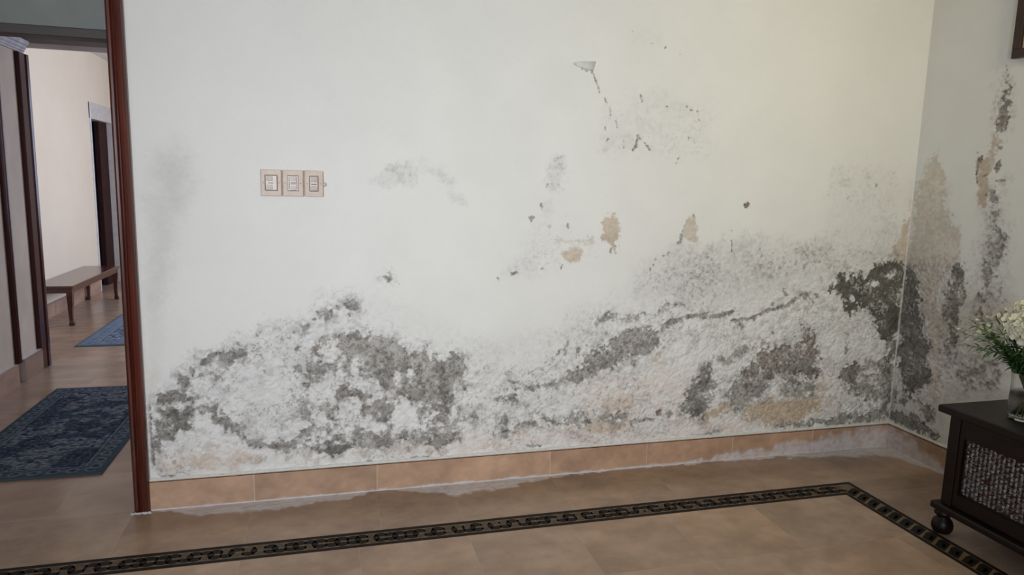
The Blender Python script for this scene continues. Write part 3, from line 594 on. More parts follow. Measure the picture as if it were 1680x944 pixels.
# skirting ---------------------------------------------------------
def skirt(name, axis, u0, u1, face, joints, seed, saltw=None, step=.008, thick=.014, dirn=-1, h=.140, tone=1.0):
    U = set(np.round(np.arange(u0, u1, step), 5)) | {u0, u1}
    for j in joints: U |= {round(j+d, 5) for d in (-.0025, -.0013, .0013, .0025)}
    U = np.array(sorted(U)); Z = np.array([0, .004, .008]+list(np.arange(.016, h-.003, .008))+[h-.007, h-.003, h])
    Ug, Zg = np.meshgrid(U, Z); u = Ug.ravel(); z = Zg.ravel()
    jj = [-99]+list(joints)+[99]; ix = np.searchsorted(jj, u); t = np.random.RandomState(seed).rand(64)[ix % 64]
    m = fbm(u+t*6, z*1.5, 9, 5, 2); m2 = fbm(u, z, 40, 3, 4)
    c = np.array([.43, .275, .185])[None]*tone*(.88+.24*t[:, None])*(.82+.34*m[:, None])*(.94+.12*m2[:, None])
    g = np.zeros(u.shape)
    for j in joints: g = np.maximum(g, np.abs(u-j) < .0016)
    c = c*(1-.6*g[:, None])+np.array([.62, .56, .50])*.6*g[:, None]
    if saltw:
        hh = np.interp(u, saltw[0], saltw[1]); n = fbm(u, z, 18, 4, 15)
        s = sst(1.25, .7, (z+.05*(n-.5)*np.clip(hh*25, 0, 1))/(hh+.002))*np.clip(.35+.6*fbm(u, z, 50, 3, 16), 0, .8)
        c = c*(1-s[:, None])+np.array([.62, .60, .63])*s[:, None]
        b2 = sst(.006, .001, z)*.6; c = c*(1-b2[:, None])+np.array([.66, .64, .62])*b2[:, None]
    d = np.where(z > h-.004, thick-.003, thick)-g*.0012
    if axis == 'x': pos = np.stack([u, face+dirn*d, z], 1)
    else: pos = np.stack([face+dirn*d, u, z], 1)
    front = pos.reshape(Ug.shape+(3,))
    top = np.stack([front[-1], front[-1]+0], 0).copy()
    if axis == 'x': top[1, :, 1] = face-dirn*.002
    else: top[1, :, 0] = face-dirn*.002
    tc = np.tile(np.array([.66, .65, .62]), (2, len(U), 1))
    end = []
    for q in (0, -1):
        e = np.stack([front[:, q], front[:, q].copy()], 1)
        if axis == 'x': e[:, 1, 1] = face-dirn*.002
        else: e[:, 1, 0] = face-dirn*.002
        end.append((e, np.tile(np.array([.5, .45, .40]), (len(Z), 2, 1)), q == 0))
    return link(name, grid_mesh(name, [(front, c.reshape(Ug.shape+(3,)), axis == 'y' and dirn < 0), (top, tc, False)]+end, smooth=False), M_skirt, kind='structure')
def skirt_bead(parent, axis, u0, u1, face, dirn, h):
    bm = B0(); n = int((u1-u0)/.02); rr = random.Random(8); pr = None
    for i in range(n+1):
        u = u0+(u1-u0)*i/n; j = rr.uniform(-.0012, .0012)
        q = [(0, h-.001), (.0135, h-.001), (.013, h+.004+j), (.008, h+.008+j*2), (0, h+.010+j*2)]
        q = [((u, face+dirn*a, z) if axis == 'x' else (face+dirn*a, u, z)) for a, z in q]; v = [bm.verts.new(p) for p in q]
        if pr:
            for k in range(4): bm.faces.new((pr[k], pr[k+1], v[k+1], v[k]))
        pr = v
    obj('mortar_bead', bm, mat('white_mortar', (.70, .69, .66), (.60, .59, .56), 60, .9, .2), parent, smooth=True)
sb = skirt('baseboard_back', 'x', -.772, WR-.0145, 0, [-.332, .227, 1.107, 1.651, 2.17, 2.687], 5, ([-.8, -.7, 1, 1.9, 2.15, 2.35, 2.6, 2.8, 3.0, 3.2], [.004, .004, .006, .01, .03, .05, .06, .085, .11, .125]))
skirt_bead(sb, 'x', -.772, WR-.012, 0, -1, .140)
sb = skirt('baseboard_right', 'y', -5.4, -.0005, WR, [-3.2, -2.6, -2.0, -1.4, -.82], 6, ([-6, -.8, -.45, -.3, -.15, 0], [.0, .01, .03, .07, .11, .13]))
skirt_bead(sb, 'y', -5.4, 0, WR, -1, .140)
# hall beyond the doorway -------------------------------------------
bm = B0(); box(bm, -2.3, -2.11, .2, 2.8, 0, 2.95)
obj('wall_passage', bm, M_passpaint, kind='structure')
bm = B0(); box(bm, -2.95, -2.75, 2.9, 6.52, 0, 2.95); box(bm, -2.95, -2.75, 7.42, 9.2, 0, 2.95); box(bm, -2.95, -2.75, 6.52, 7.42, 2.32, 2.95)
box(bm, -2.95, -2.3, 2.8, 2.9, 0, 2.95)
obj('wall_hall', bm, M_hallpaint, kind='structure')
bm = B0(); box(bm, -2.30, .8, 2.8, 3.05, 2.42, 2.95); obj('trim_2', bm, M_mauve, kind='structure')
bm = B0(); box(bm, -2.75, 1.4, 9.0, 9.2, 0, 2.95); obj('wall_far', bm, M_hallpaint, kind='structure')
bm = B0(); box(bm, .8, 1.0, .2, 3.05, 0, 2.95); box(bm, 1.2, 1.4, 3.05, 9, 0, 2.95); box(bm, .8, 1.4, 3.0, 3.1, 0, 2.95); obj('wall_hall_right', bm, M_hallpaint, kind='structure')
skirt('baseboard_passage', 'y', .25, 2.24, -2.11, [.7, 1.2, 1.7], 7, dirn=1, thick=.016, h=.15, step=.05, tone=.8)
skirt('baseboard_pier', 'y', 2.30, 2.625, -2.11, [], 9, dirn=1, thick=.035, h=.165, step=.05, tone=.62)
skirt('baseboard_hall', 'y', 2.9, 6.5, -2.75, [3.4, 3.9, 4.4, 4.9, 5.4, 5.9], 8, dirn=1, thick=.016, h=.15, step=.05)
# plaster cornice of the passage wall
bm = B0(); prism(bm, [(-2.11, 2.335), (-2.092, 2.335), (-2.09, 2.345), (-2.082, 2.35), (-2.08, 2.362), (-2.072, 2.368), (-2.068, 2.388), (-2.058, 2.392), (-2.05, 2.42), (-2.11, 2.42)], 'y', .2, 2.74)
obj('trim_1', bm, mat('cornice_paint', (.46, .44, .42), (.34, .32, .31), 14, .5, .4), kind='structure')
# main doorway: moulded jamb, head bar, grey transom panel ----------
d1 = bpy.data.objects.new('door_1', None); sc.collection.objects.link(d1); d1['kind'] = 'structure'; d1.location = (-1.25, 0, 0)
def child(name, bm, m, parent, **kw):
    o = obj(name, bm, m, None, **kw); o.parent = parent; o.location = o.location-parent.location if parent.parent is None else o.location; return o
prof = [(-.840, .20), (-.840, -.004), (-.836, -.016), (-.828, -.022), (-.820, -.020), (-.814, -.012), (-.811, -.010), (-.808, -.018), (-.800, -.028), (-.788, -.032), (-.777, -.028), (-.771, -.016), (-.770, .012), (-.770, .20)]
child('jamb', prism(B0(), prof, 'z', 0, 2.66), M_wood, d1, smooth=False)
child('jamb', prism(B0(), [(-2.51-a, b_) for a, b_ in prof], 'z', 0, 2.66), M_wood, d1)
child('head_bar', box(B0(), -1.67, -.84, .005, .10, 2.030, 2.068), M_bar, d1, bevel=.004)
child('transom_panel', box(B0(), -1.67, -.84, .03, .05, 2.068, 2.66), M_grey, d1)
# salt crust at the foot of the jamb
bm = B0(); rs_ = random.Random(3)
for i in range(70):
    xx = rs_.uniform(-.845, -.765); r_ = rs_.uniform(.003, .008); bmesh.ops.create_icosphere(bm, subdivisions=1, radius=r_, matrix=Matrix.Translation((xx, -.032+rs_.uniform(-.006, .004), rs_.uniform(0, .004))) @ Matrix.Scale(.45, 4, (0, 0, 1)))
child('salt_crust', bm, mat('white_salt', (.62, .60, .60), (.5, .48, .47), 60, .9, .2), d1, smooth=True)
# cased pier and narrow casing in the passage
d2 = bpy.data.objects.new('door_2', None); sc.collection.objects.link(d2); d2['kind'] = 'structure'; d2.location = (-2.11, 2.8, 0)
bm = B0(); prism(bm, [(-2.13, 2.62), (-2.086, 2.62), (-2.080, 2.628), (-2.080, 2.715), (-2.088, 2.722), (-2.088, 2.735), (-2.076, 2.745), (-2.072, 2.765), (-2.076, 2.785), (-2.084, 2.800), (-2.13, 2.805)], 'z', 0, 2.33)
child('casing', bm, M_wood2, d2)
d3 = bpy.data.objects.new('door_3', None); sc.collection.objects.link(d3); d3['kind'] = 'structure'; d3.location = (-2.11, 2.26, 0)
bm = B0(); prism(bm, [(-2.11, 2.225), (-2.09, 2.225), (-2.082, 2.235), (-2.086, 2.25), (-2.080, 2.262), (-2.086, 2.28), (-2.11, 2.285)], 'z', .15, 2.33)
child('casing', bm, M_wood2, d3)
bm = B0(); prism(bm, [(-2.11, 2.284), (-2.088, 2.284), (-2.084, 2.290), (-2.092, 2.302), (-2.11, 2.306)], 'z', .165, 2.33); child('plaster_edge', bm, M_white, d3)
# far doorway in the hall wall with a curtain
d4 = bpy.data.objects.new('door_4', None); sc.collection.objects.link(d4); d4['kind'] = 'structure'; d4.location = (-2.75, 7, 0)
M_cream = mat('cream_gloss_paint', (.70, .66, .58), (.60, .56, .49), 14, .4, .4)
child('lintel', box(B0(), -2.93, -2.735, 6.50, 7.44, 2.14, 2.34), M_cream, d4, bevel=.006)
bm = B0(); box(bm, -2.9, -2.732, 6.50, 6.525, 0, 2.34); child('architrave', bm, M_white, d4, bevel=.005)
bm = B0(); box(bm, -2.9, -2.732, 7.405, 7.43, 0, 2.34); child('architrave', bm, M_cream, d4, bevel=.005)
bm = B0(); box(bm, -2.86, -2.80, 7.05, 7.40, 0, 2.14); child('door_leaf', bm, mat('matt_maroon_door', (.045, .014, .012), (.03, .01, .009), 8, .7, .2), d4, bevel=.004)
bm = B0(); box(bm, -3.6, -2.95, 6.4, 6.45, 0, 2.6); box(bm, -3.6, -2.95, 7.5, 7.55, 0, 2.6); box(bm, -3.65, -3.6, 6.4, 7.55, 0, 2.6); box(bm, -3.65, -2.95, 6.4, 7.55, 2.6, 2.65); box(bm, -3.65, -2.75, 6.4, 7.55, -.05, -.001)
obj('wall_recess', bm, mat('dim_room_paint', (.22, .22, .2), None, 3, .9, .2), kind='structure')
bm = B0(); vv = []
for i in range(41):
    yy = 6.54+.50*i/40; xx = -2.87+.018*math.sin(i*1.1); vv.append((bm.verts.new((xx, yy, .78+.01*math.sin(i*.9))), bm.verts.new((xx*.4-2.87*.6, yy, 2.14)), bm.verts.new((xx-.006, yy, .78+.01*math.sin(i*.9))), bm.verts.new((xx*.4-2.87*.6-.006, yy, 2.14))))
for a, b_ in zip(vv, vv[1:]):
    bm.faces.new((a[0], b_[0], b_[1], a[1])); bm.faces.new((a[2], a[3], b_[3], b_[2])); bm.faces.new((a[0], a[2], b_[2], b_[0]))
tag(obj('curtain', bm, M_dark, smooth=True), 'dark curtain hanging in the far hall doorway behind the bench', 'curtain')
# ------------------------------------------------------------------ rugs
M_rug = col_mat('woven_rug', .95, .1, (500, .25), .5, 500)
def rug(name, x0, x1, y0, y1, seed, step, pal, label, rot=0, band=.10):
    nx, ny = int((x1-x0)/step), int((y1-y0)/step); X, Y = np.meshgrid(np.linspace(x0, x1, nx), np.linspace(y0, y1, ny)); x_, y_ = X.ravel(), Y.ravel()
    d = np.minimum(np.minimum(x_-x0, x1-x_), np.minimum(y_-y0, y1-y_))
    wx = x_+.05*(fbm(x_, y_, 9, 3, seed)-.5); wy = y_+.05*(fbm(x_, y_, 9, 3, seed+4)-.5)
    a1, a2 = worley(wx*.8, wy*1.2, 19, seed); b1, b2 = worley(wx*.6, wy*1.5, 36, seed+1); n = fbm(x_*.7, y_*1.5, 40, 3, seed+2); n3 = fbm(x_, y_, 7, 2, seed+3)
    navy, mid, lite, mau, edge = [np.array(q) for q in pal]
    c = np.tile(navy, (x_.size, 1))
    def mx(c, q, t): return c*(1-t[:, None])+q*t[:, None]
    c = mx(c, mid, sst(.42, .52, n)*.9); c = mx(c, lite, sst(.22, .14, np.abs(a1-.38))*sst(.35, .55, n3)*.75); c = mx(c, lite, sst(.17, .10, b1)*.7)
    c = mx(c, navy, sst(.07, .03, a2-a1)*.8); c = mx(c, mau, sst(.2, .12, a1)*.7); c = mx(c, navy, sst(.62, .75, n)*.7)
    # border band of repeated rosettes between dark and pale lines
    inb = sst(band+.004, band-.002, d); s_ = np.where(np.minimum(x_-x0, x1-x_) < np.minimum(y_-y0, y1-y_), y_, x_)
    cb = np.tile(navy*.5+mid*.5, (x_.size, 1)); rr = np.hypot((s_/.085) % 1-.5, (d-band*.55)/(band*.8)); cb = mx(cb, lite*.9, sst(.06, .02, np.abs(rr-.30))*.8); cb = mx(cb, navy, sst(.16, .1, rr)*.9); cb = mx(cb, lite*.8, sst(.5, .6, n)*.3)
    c = mx(c, cb, inb); c = mx(c, lite*.8, sst(.006, .002, np.abs(d-band))*.8); c = mx(c, navy, sst(.006, .002, np.abs(d-band-.012))*.8); c = mx(c, edge, sst(.024, .018, d))
    z = .011*sst(0, .006, d)**.5+.0015*fbm(x_, y_, 60, 2, 3)*(d > .002); cx, cy = (x0+x1)/2, (y0+y1)/2
    top = np.stack([x_-cx, y_-cy, z], 1).reshape(X.shape+(3,)); bot = top.copy(); bot[..., 2] = 0.0005; bot = bot[[0, -1]][:, [0, -1]]
    me = grid_mesh(name, [(top, c.reshape(X.shape+(3,)), False), (bot, np.full((2, 2, 3), .1), True)])
    o = link(name, me, M_rug); o.location = (cx, cy, .0005); o.rotation_euler.z = rot; return tag(o, label, 'rug')
rug('floral_rug', -1.815, -1.085, .455, 2.04, 3, .0055, [(.020, .030, .055), (.075, .105, .135), (.24, .27, .285), (.15, .10, .13), (.06, .078, .085)], 'navy and grey blue floral rug lying just through the doorway', R(-.6))
rug('hall_rug', -2.10, -.9, 3.36, 5.4, 9, .014, [(.05, .07, .11), (.20, .26, .36), (.34, .40, .46), (.22, .22, .26), (.10, .14, .16)], 'pale blue rug with dark border on the far hall floor beside the bench', 0, .16)
# ------------------------------------------------------------------ bench in the hall
bn = empty('bench', (-2.56, 5.11, 0), 'long low dark wooden bench standing against the far hall wall', 'bench')
def bchild(name, bm, m, **kw): o = obj(name, bm, m, None, **kw); o.parent = bn; o.matrix_parent_inverse = Matrix.Translation(-bn.location); return o
bchild('seat', box(B0(), -2.735, -2.365, 4.285, 5.93, .368, .398), M_bench, bevel=.006)
bm = B0(); box(bm, -2.715, -2.39, 4.305, 4.325, .325, .368); box(bm, -2.715, -2.39, 5.89, 5.91, .325, .368); box(bm, -2.40, -2.38, 4.305, 5.91, .325, .368); box(bm, -2.725, -2.705, 4.305, 5.91, .325, .368)
bchild('apron', bm, M_bench)
for lx in (-2.405, -2.70):
    for ly in (4.33, 5.88):
        bm = B0(); s = 1 if lx > -2.5 else -1; pr = None
        for z_, h_, off in ((.368, .026, 0), (.30, .026, .002), (.12, .017, -.002), (.05, .015, 0), (.03, .022, .004), (0, .021, .006)):
            v = [bm.verts.new((lx+off*s+a*h_, ly+b_*h_, z_)) for a, b_ in ((-1, -1), (1, -1), (1, 1), (-1, 1))]
            if pr: [bm.faces.new((pr[k], pr[(k+1) % 4], v[(k+1) % 4], v[k])) for k in range(4)]
            else: bm.faces.new(v)
            pr = v
        bm.faces.new(pr); bchild('leg', bm, M_bench)
# ------------------------------------------------------------------ switch plates
def plate(x0, x1, kind, label, z0=1.413, z1=1.527):
    cx, cz = (x0+x1)/2, (z0+z1)/2; w_, h_ = (x1-x0), (z1-z0)
    p = empty('wall_switch' if kind != 1 else 'wall_socket', (cx, 0, cz), label, 'light switch' if kind != 1 else 'socket')
    bm = B0(); prism(bm, [(-w_/2, 0), (-w_/2, -.009), (-w_/2+.004, -.012), (w_/2-.004, -.012), (w_/2, -.009), (w_/2, 0)], 'z', -h_/2, h_/2)
    obj('plate', bm, M_plate, p, bevel=.002)
    fw_, fh = (.050, .066) if kind == 0 else (.046, .066) if kind == 1 else (.036, .066)
    bm = B0(); t = .002                        # raised surround of the insert
    box(bm, -fw_/2, fw_/2, -.0150, -.011, fh/2-t, fh/2+t); box(bm, -fw_/2, fw_/2, -.0150, -.011, -fh/2-t, -fh/2+t)
    t = t if kind != 1 else .0008
    if True: box(bm, -fw_/2-t, -fw_/2+t, -.0148, -.011, -fh/2, fh/2); box(bm, fw_/2-t, fw_/2+t, -.0148, -.011, -fh/2, fh/2)
    obj('insert_frame', bm, mat('worn_brown_edge', (.27, .19, .15), (.22, .15, .12), 40, .6, .3), p)
    obj('insert', box(B0(), -fw_/2+t, fw_/2-t, -.0145, -.0118, -fh/2+t, fh/2-t), M_plate2, p, bevel=.0008)
    if kind == 0:
        for zz in (.019, -.019): obj('rocker', prism(B0(), [(-.0145, zz-.010), (-.019, zz-.009), (-.0165, zz+.010), (-.0145, zz+.010)], 'x', -.020, .006), M_plate2, p, bevel=.0006)
        obj('slot', box(B0(), -.012, .010, -.0150, -.0143, -.002, .0005), M_hole, p)
    elif kind == 1:
        for zz, q in ((.022, .010), (0, .005), (-.022, .009)): obj('rocker', prism(B0(), [(-.0145, zz-q), (-.0185, zz-q*.9), (-.0165, zz+q), (-.0145, zz+q)], 'x', -.010, .012), M_plate2, p, bevel=.0006)
        for sx in (-1, 1): obj('slot', box(B0(), sx*.016-.001, sx*.016+.001, -.0150, -.0143, -.026, .026), M_hole, p)
    else:
        for zz in (.018, -.020): obj('rocker', prism(B0(), [(-.0145, zz-.011), (-.0195, zz-.010), (-.0165, zz+.011), (-.0145, zz+.011)], 'x', -.012, .012), M_plate2, p, bevel=.0006)
        obj('slot', box(B0(), -.012, .012, -.0150, -.0143, -.0035, -.001), M_hole, p)
    for sx in (-1, 1):
        bm = B0(); lathe(bm, [(.0030, 0), (.0030, .0012), (.0022, .002)], n=12); bmesh.ops.rotate(bm, verts=bm.verts, matrix=Matrix.Rotation(R(90), 3, 'X')); bmesh.ops.translate(bm, verts=bm.verts, vec=(sx*(w_/2-.012), -.0118, 0)); obj('screw', bm, M_screw, p)
    return p
plate(-.2665, -.1775, 0, 'leftmost of the three beige switch plates on the stained wall')
plate(-.1755, -.0860, 1, 'middle one of the three beige plates, insert with three small keys')
pr_ = plate(-.0835, -.0010, 2, 'rightmost of the three beige switch plates, small tab on its right edge')
bm = B0(); lathe(bm, [(.009, 0), (.009, .006), (.006, .009)], n=14); bmesh.ops.rotate(bm, verts=bm.verts, matrix=Matrix.Rotation(R(90), 3, 'X')); bmesh.ops.translate(bm, verts=bm.verts, vec=(.0455, 0, -.002)); obj('side_tab', bm, M_plate, pr_, smooth=False)
# loose flap of paint at the top of the crack
bm = B0(); A = [(1.160, 2.070), (1.200, 2.078), (1.275, 2.082)]; Cc = [(1.163, 2.060), (1.205, 2.048), (1.262, 2.038)]
rows = []
for t in range(6):
    k = t/5; rows.append([bm.verts.new((a[0]*(1-k)+b_[0]*k, -.002-.007*k*k*(.2+.8*i/2), a[1]*(1-k)+b_[1]*k)) for i, (a, b_) in enumerate(zip(A, Cc))])
for a, b_ in zip(rows, rows[1:]):
    for i in range(2): bm.faces.new((a[i], a[i+1], b_[i+1], b_[i]))
fl = obj('paint_flap', bm, mat('loose_paint', (.66, .66, .645), (.60, .60, .585), 30, .85, .2), smooth=True); s_ = fl.modifiers.new('thick', 'SOLIDIFY'); s_.thickness = .0012
tag(fl, 'small loose flap of paint curling off the wall above the hairline crack', 'peeling paint')
# ------------------------------------------------------------------ cabinet
CY0, CY1 = -2.30, -.925
cb = empty('cabinet', (2.90, -1.61, 0), 'dark espresso wooden cabinet on bun feet with woven panels, against the right wall', 'cabinet')
def cchild(name, bm, m, par=None, **kw):
    o = obj(name, bm, m, None, **kw)
    if par is None: o.parent = cb; o.matrix_parent_inverse = Matrix.Translation(-cb.location)
    else: o.parent = par; o.matrix_parent_inverse = Matrix.Translation(-cb.location)
    return o
bm = B0(); prism(bm, [(CY1+.004, .556), (CY1+.008, .566), (CY1+.008, .582), (CY1, .590), (CY0, .590), (CY0-.008, .582), (CY0-.008, .566), (CY0-.004, .556)], 'x', 2.572, 3.19)
cchild('top', bm, M_espr, bevel=.005)
bm = B0(); box(bm, 2.635, 3.18, CY0+.03, CY1-.03, .150, .556); cchild('body', bm, M_espr)
for yy in (CY1-.03, (CY0+CY1)/2+.025, CY0+.08): cchild('post', box(B0(), 2.606, 2.640, yy-.05, yy, .150, .556), M_espr, bevel=.003)
cchild('plinth_moulding', box(B0(), 2.580, 3.185, CY0, CY1, .118, .150), M_espr, bevel=.009)
M_wov = col_mat('tweed_weave', .8, .35, (300, .35), .2, 300)
def weave(y0, y1, z0, z1, x):
    pt = []; rs = np.random.RandomState(5); pitch = .0195
    lt = np.array([(.20, .195, .19), (.13, .125, .13), (.27, .26, .25), (.06, .018, .018), (.16, .12, .10)]); dk = np.array([(.03, .026, .026), (.06, .018, .018), (.075, .07, .07), (.045, .014, .014), (.12, .115, .11)])
    nv = int((y1-y0)/pitch); nh = int((z1-z0)/.011)
    for i in range(nv*2):      # thick knotted verticals, a dark thin one between each pair
        yc = y0+(i+.5)*(y1-y0)/(nv*2); zz = np.linspace(z0, z1, nh*5+1); thick = i % 2 == 0; ph = (i//2 % 2)*math.pi
        kn = .5+.5*np.sin(zz/.011*2*math.pi+i*1.7+2*np.sin(zz*90+i)); off = .0022*np.sin(zz/.011*math.pi+ph); hw = (.0058 if thick else .0030)*(.75+.35*kn)
        a = np.linspace(-1, 1, 5); Y = yc+a[None]*hw[:, None]+(.0012*np.sin(zz*140+i*2))[:, None]; X = x-off[:, None]-((.0035 if thick else .001)*(.6+.4*kn))[:, None]*(1-a[None]**2); Z = np.repeat(zz[:, None], 5, 1)
        pal = lt if thick else dk; c = pal[rs.choice(5, len(zz)//4+2, p=[.3, .2, .2, .12, .18] if thick else [.35, .25, .15, .15, .1])]; c = np.repeat(c, 4, 0)[:len(zz)]*(.8+.35*kn[:, None]); pt.append((np.stack([X, Y, Z], -1), np.repeat(c[:, None], 5, 1), False))
    for j in range(nh):
        zc = z0+(j+.5)*(z1-z0)/nh; yy = np.linspace(y0, y1, nv*5+1); ph = (j % 2)*math.pi
        off = .0030*np.sin((yy-y0)/((y1-y0)/nv)*math.pi+ph); a = np.linspace(-1, 1, 4); Z = zc+a[None]*.0026*np.ones((len(yy), 1))+(.0012*np.sin(yy*120+j))[:, None]; X = x-off[:, None]-.001*(1-a[None]**2)+.0005; Y = np.repeat(yy[:, None], 4, 1)
        c = dk[rs.choice(5, len(yy)//4+2)]; c = np.repeat(c, 4, 0)[:len(yy)]; pt.append((np.stack([X, Y, Z], -1), np.repeat(c[:, None], 4, 1), True))
    return grid_mesh('woven_panel', pt)
for y0, y1 in ((-1.590, -1.005), (-2.22, -1.64)):
    bm = B0(); x0, x1 = 2.612, 2.640; yi0, yi1, zi0, zi1 = y0+.045, y1-.022, .212, .466
    box(bm, x0, x1, y0, y1, zi1, .548); box(bm, x0, x1, y0, y1, .156, zi0); box(bm, x0, x1, y0, yi0, zi0, zi1); box(bm, x0, x1, yi1, y1, zi0, zi1)
    # sloping inner lip
    for q in ([(x0, zi0), (x0+.016, zi0), (x0+.016, zi0+.008)],): prism(bm, [(a, b_) for a, b_ in q], 'y', yi0, yi1)
    dr = cchild('door', bm, M_espr)
    o = link('woven_panel', weave(yi0-.002, yi1+.002, zi0-.002, zi1+.002, 2.630), M_wov, dr); o['label'] = 'grey and red tweed woven panel'
for fx in (2.642, 3.12):
    for fy in (CY1-.022, CY0+.022):
        cchild('bun_foot', lathe(B0(), [(.022, 0), (.034, .004), (.042, .02), (.044, .038), (.038, .058), (.027, .070), (.024, .078), (.036, .086), (.038, .094), (.030, .104), (.032, .118)], (fx, fy, 0), 28), M_espr, smooth=True)
# ------------------------------------------------------------------ vase and flowers
VX, VY, VZ = 2.747, -1.166, .5905
vs = empty('flower_vase', (VX, VY, VZ), 'clear glass cylinder vase with water standing on the dark cabinet', 'vase')
obj('glass', lathe(B0(), [(.0001, .0), (.048, 0), (.058, .004), (.062, .02), (.061, .08), (.059, .15), (.062, .19), (.066, .205), (.0635, .206), (.0595, .19), (.0565, .15), (.0585, .08), (.0590, .024), (.050, .012), (.0001, .011)], n=48), M_glass, vs, smooth=True)
obj('water', lathe(B0(), [(.0001, .0105), (.0505, .0115), (.0596, .0240), (.0592, .08), (.0578, .118), (.0001, .118)], n=48), M_water, vs, smooth=True)
rf = random.Random(12)
def stempath(tip, base, lip, n=7):
    p0, p1, p2 = Vector(base), Vector(lip), Vector(tip); mid = p1+(p1-p0)*.35
    pts = [p0.lerp(p1, t/3) for t in range(4)]
    for i in range(1, n+1):
        t = i/n; pts.append(p1*(1-t)**2+(p1+(p1-p0).normalized()*(p2-p1).length*.45)*2*t*(1-t)+p2*t*t)
    return pts
def leafblade(bm, base, d, length, width, droop=.25, mi=0):
    d = Vector(d).normalized(); side = d.cross(Vector((0, 0, 1))); side = side.normalized() if side.length > .1 else Vector((1, 0, 0)); up = side.cross(d); pr = None
    for i in range(6):
        t = i/5; w_ = width*math.sin(math.pi*min(1, t*.92+.08))**.8*.5+.0004; c = Vector(base)+d*length*t-Vector((0, 0, 1))*droop*length*t*t
        v = [bm.verts.new(c-side*w_+up*w_*.35), bm.verts.new(c), bm.verts.new(c+side*w_+up*w_*.35)]
        if pr: bm.faces.new((pr[0], pr[1], v[1], v[0])).material_index = mi; bm.faces.new((pr[1], pr[2], v[2], v[1])).material_index = mi
        pr = v
def petals(bm, c, ax, n, rad, wid, open_):
    ax = Vector(ax).normalized(); a = ax.orthogonal().normalized(); b_ = ax.cross(a)
    for k in range(n):
        th = 2*math.pi*k/n+rf.uniform(-.2, .2); o_ = (a*math.cos(th)+b_*math.sin(th)); t_ = ax.cross(o_); pr = None
        for i in range(4):
            t = i/3; p = Vector(c)+o_*rad*math.sin(t*open_)+ax*rad*(1-math.cos(t*open_*.9))*.9; w_ = wid*(.35+.9*math.sin(math.pi*min(1, .15+t*.7)))*.5
            v = [bm.verts.new(p-t_*w_+ax*w_*.2), bm.verts.new(p+o_*.001), bm.verts.new(p+t_*w_+ax*w_*.2)]
            if pr: bm.faces.new((pr[0], pr[1], v[1], v[0])); bm.faces.new((pr[1], pr[2], v[2], v[1]))
            pr = v
def pt(ang, rr, z): return (rr*math.cos(ang), rr*math.sin(ang), z)
def flower(name, tip, R_, label, group, big=True):
    e = empty(name, (VX, VY, VZ+.013), label, 'flower', group); ang = math.atan2(tip[1], tip[0])
    base = pt(ang+math.pi, .028, .004); lip = pt(ang, .030, .185); pts = stempath(tip, base, lip)
    obj('stem', tube(B0(), pts, .0026), M_stem, e, smooth=True)
    d = (pts[-1]-pts[-2]).normalized(); bm = B0()
    if big:      # dense round head of many small four-petalled florets
        n = 70
        for k in range(n):
            z_ = 1-1.5*(k+.5)/n; th = k*2.39996; r_ = math.sqrt(max(0, 1-z_*z_)); v = Vector((r_*math.cos(th), r_*math.sin(th), z_)); c_ = Vector(tip)+v*R_*rf.uniform(.8, 1.05)
            petals(bm, c_, v+Vector((rf.uniform(-.3, .3), rf.uniform(-.3, .3), rf.uniform(-.3, .3))), 4, R_*.30, R_*.26, 1.25)
        bmesh.ops.create_icosphere(bm, subdivisions=2, radius=R_*.78, matrix=Matrix.Translation(tip))
        obj('blossom', bm, M_petal, e, smooth=True)
    else:
        for k in range(5): petals(bm, Vector(tip)-d*k*.004, d, 7, R_*(.5+.14*k), R_*.5, .7+.25*k)
        obj('blossom', bm, M_blush, e, smooth=True)
    bm = B0()
    for k in range(5 if big else 3):
        p = pts[-3 if k < 3 else -4]; a_ = rf.uniform(0, 6.28); leafblade(bm, p, (math.cos(a_), math.sin(a_), .3), rf.uniform(.06, .09), .028)
    obj('leaf', bm, M_leaf, e, smooth=True)
def sprig(tip, label, group, pale, nleaf, fl=True):
    e = empty('leafy_sprig', (VX, VY, VZ+.013), label, 'greenery', group); ang = math.atan2(tip[1], tip[0])
    pts = stempath(tip, pt(ang+math.pi, .034, .004), pt(ang, .045, .19)); obj('stem', tube(B0(), pts, [.002]*6+[.0012]*(len(pts)-6), 5), M_stem, e, smooth=True)
    bm = B0(); ups = pts[3:]
    for k in range(nleaf):
        f_ = (k+.5)/nleaf*(len(ups)-1); i = int(f_); p = ups[i].lerp(ups[i+1], f_-i); d = (ups[i+1]-ups[i]).normalized(); a_ = k*2.4
        o_ = d.orthogonal().normalized(); o_ = Matrix.Rotation(a_, 3, d) @ o_; leafblade(bm, p, d*.75+o_*.8, rf.uniform(.03, .055), rf.uniform(.007, .012) if not pale else rf.uniform(.008, .014), .3)
    leafblade(bm, ups[-1], (ups[-1]-ups[-2]), .05, .010, .2)
    obj('foliage', bm, M_leaf2 if pale else M_leaf, e, smooth=True)
    if fl:
        bm = B0()
        for k in range(10):
            p = ups[-1-(k % 3)]+Vector((rf.uniform(-.02, .02), rf.uniform(-.02, .02), rf.uniform(-.005, .025))); petals(bm, p, (rf.uniform(-.5, .5), rf.uniform(-.5, .5), 1), 5, .009, .007, 1.1)
        obj('bud_cluster', bm, M_blush, e, smooth=True)
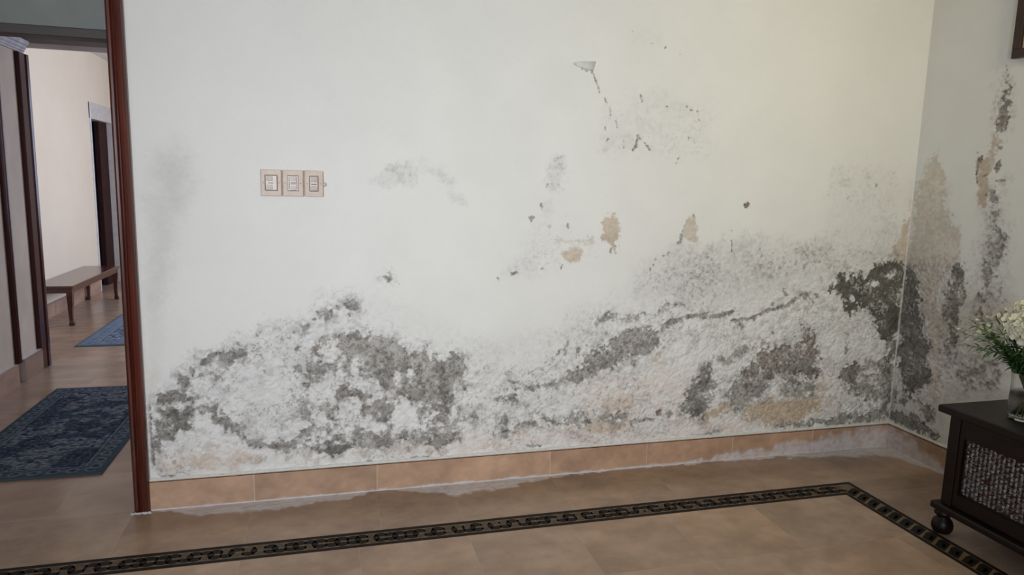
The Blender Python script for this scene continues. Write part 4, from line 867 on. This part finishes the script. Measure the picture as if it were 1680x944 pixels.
# left of the vase as seen from the room: direction (-.75,.65)
flower('white_flower', (-.055, .0, .365), .072, 'largest round creamy white flower head, above the vase', 'round white flowers in the vase')
flower('white_flower', (.09, -.06, .36), .06, 'round white flower head at the right of the bouquet', 'round white flowers in the vase')
flower('white_flower', (.05, .09, .40), .055, 'round white flower head at the back of the bouquet', 'round white flowers in the vase')
for tip in ((-.10, .10, .40), (-.14, .13, .33), (-.075, .05, .43)): flower('pale_flower', tip, .03, 'small pale blush flower among the leaves on the left of the vase', 'pale blush flowers in the vase', False)
SPL = {0: 'pale green sprig leaning back toward the right wall', 8: 'pale green sprig leaning toward the front of the cabinet'}
for i in range(15):
    a_ = R(80+i*11+rf.uniform(-5, 5)); r_ = rf.uniform(.13, .25); z_ = rf.uniform(.20, .36)
    if i < 9: sprig((r_*math.cos(a_), r_*math.sin(a_), z_), SPL.get(i, 'feathery pale green sprig among those fanning out on the left of the bouquet'), 'pale sprigs in the vase', True, 16)
    else: sprig((r_*.6*math.cos(a_), r_*.6*math.sin(a_), z_*.95), 'short dark green leafy sprig just above the vase rim', 'dark sprigs in the vase', False, 26, False)
for i in range(14):
    a_ = R(i*26); r_ = rf.uniform(.06, .13); sprig((r_*math.cos(a_), r_*math.sin(a_), rf.uniform(.22, .30)), 'short dark green leafy sprig just above the vase rim', 'dark sprigs in the vase', False, 30, False)
# ------------------------------------------------------------------ picture on the right-hand wall
pf = empty('picture_frame', (WR, -.86, 2.14), 'dark wooden picture frame with cream mat hanging high on the right wall', 'picture')
def pchild(name, bm, m, **kw): o = obj(name, bm, m, None, **kw); o.parent = pf; o.matrix_parent_inverse = Matrix.Translation(-pf.location); return o
bm = B0(); y0, y1, z0, z1 = -1.20, -.522, 2.140, 2.68; t = .042; xa, xb = 3.188, 3.217
box(bm, xa, xb, y0, y1, z0, z0+t); box(bm, xa, xb, y0, y1, z1-t, z1); box(bm, xa, xb, y0, y0+t, z0+t, z1-t); box(bm, xa, xb, y1-t, y1, z0+t, z1-t)
pchild('frame', bm, M_frame, bevel=.003)
pchild('mat_board', box(B0(), 3.202, 3.212, y0+t, y1-t, z0+t, z1-t), M_mat)
pchild('print', box(B0(), 3.200, 3.203, y0+.13, y1-.13, z0+.12, z1-.12), M_print)
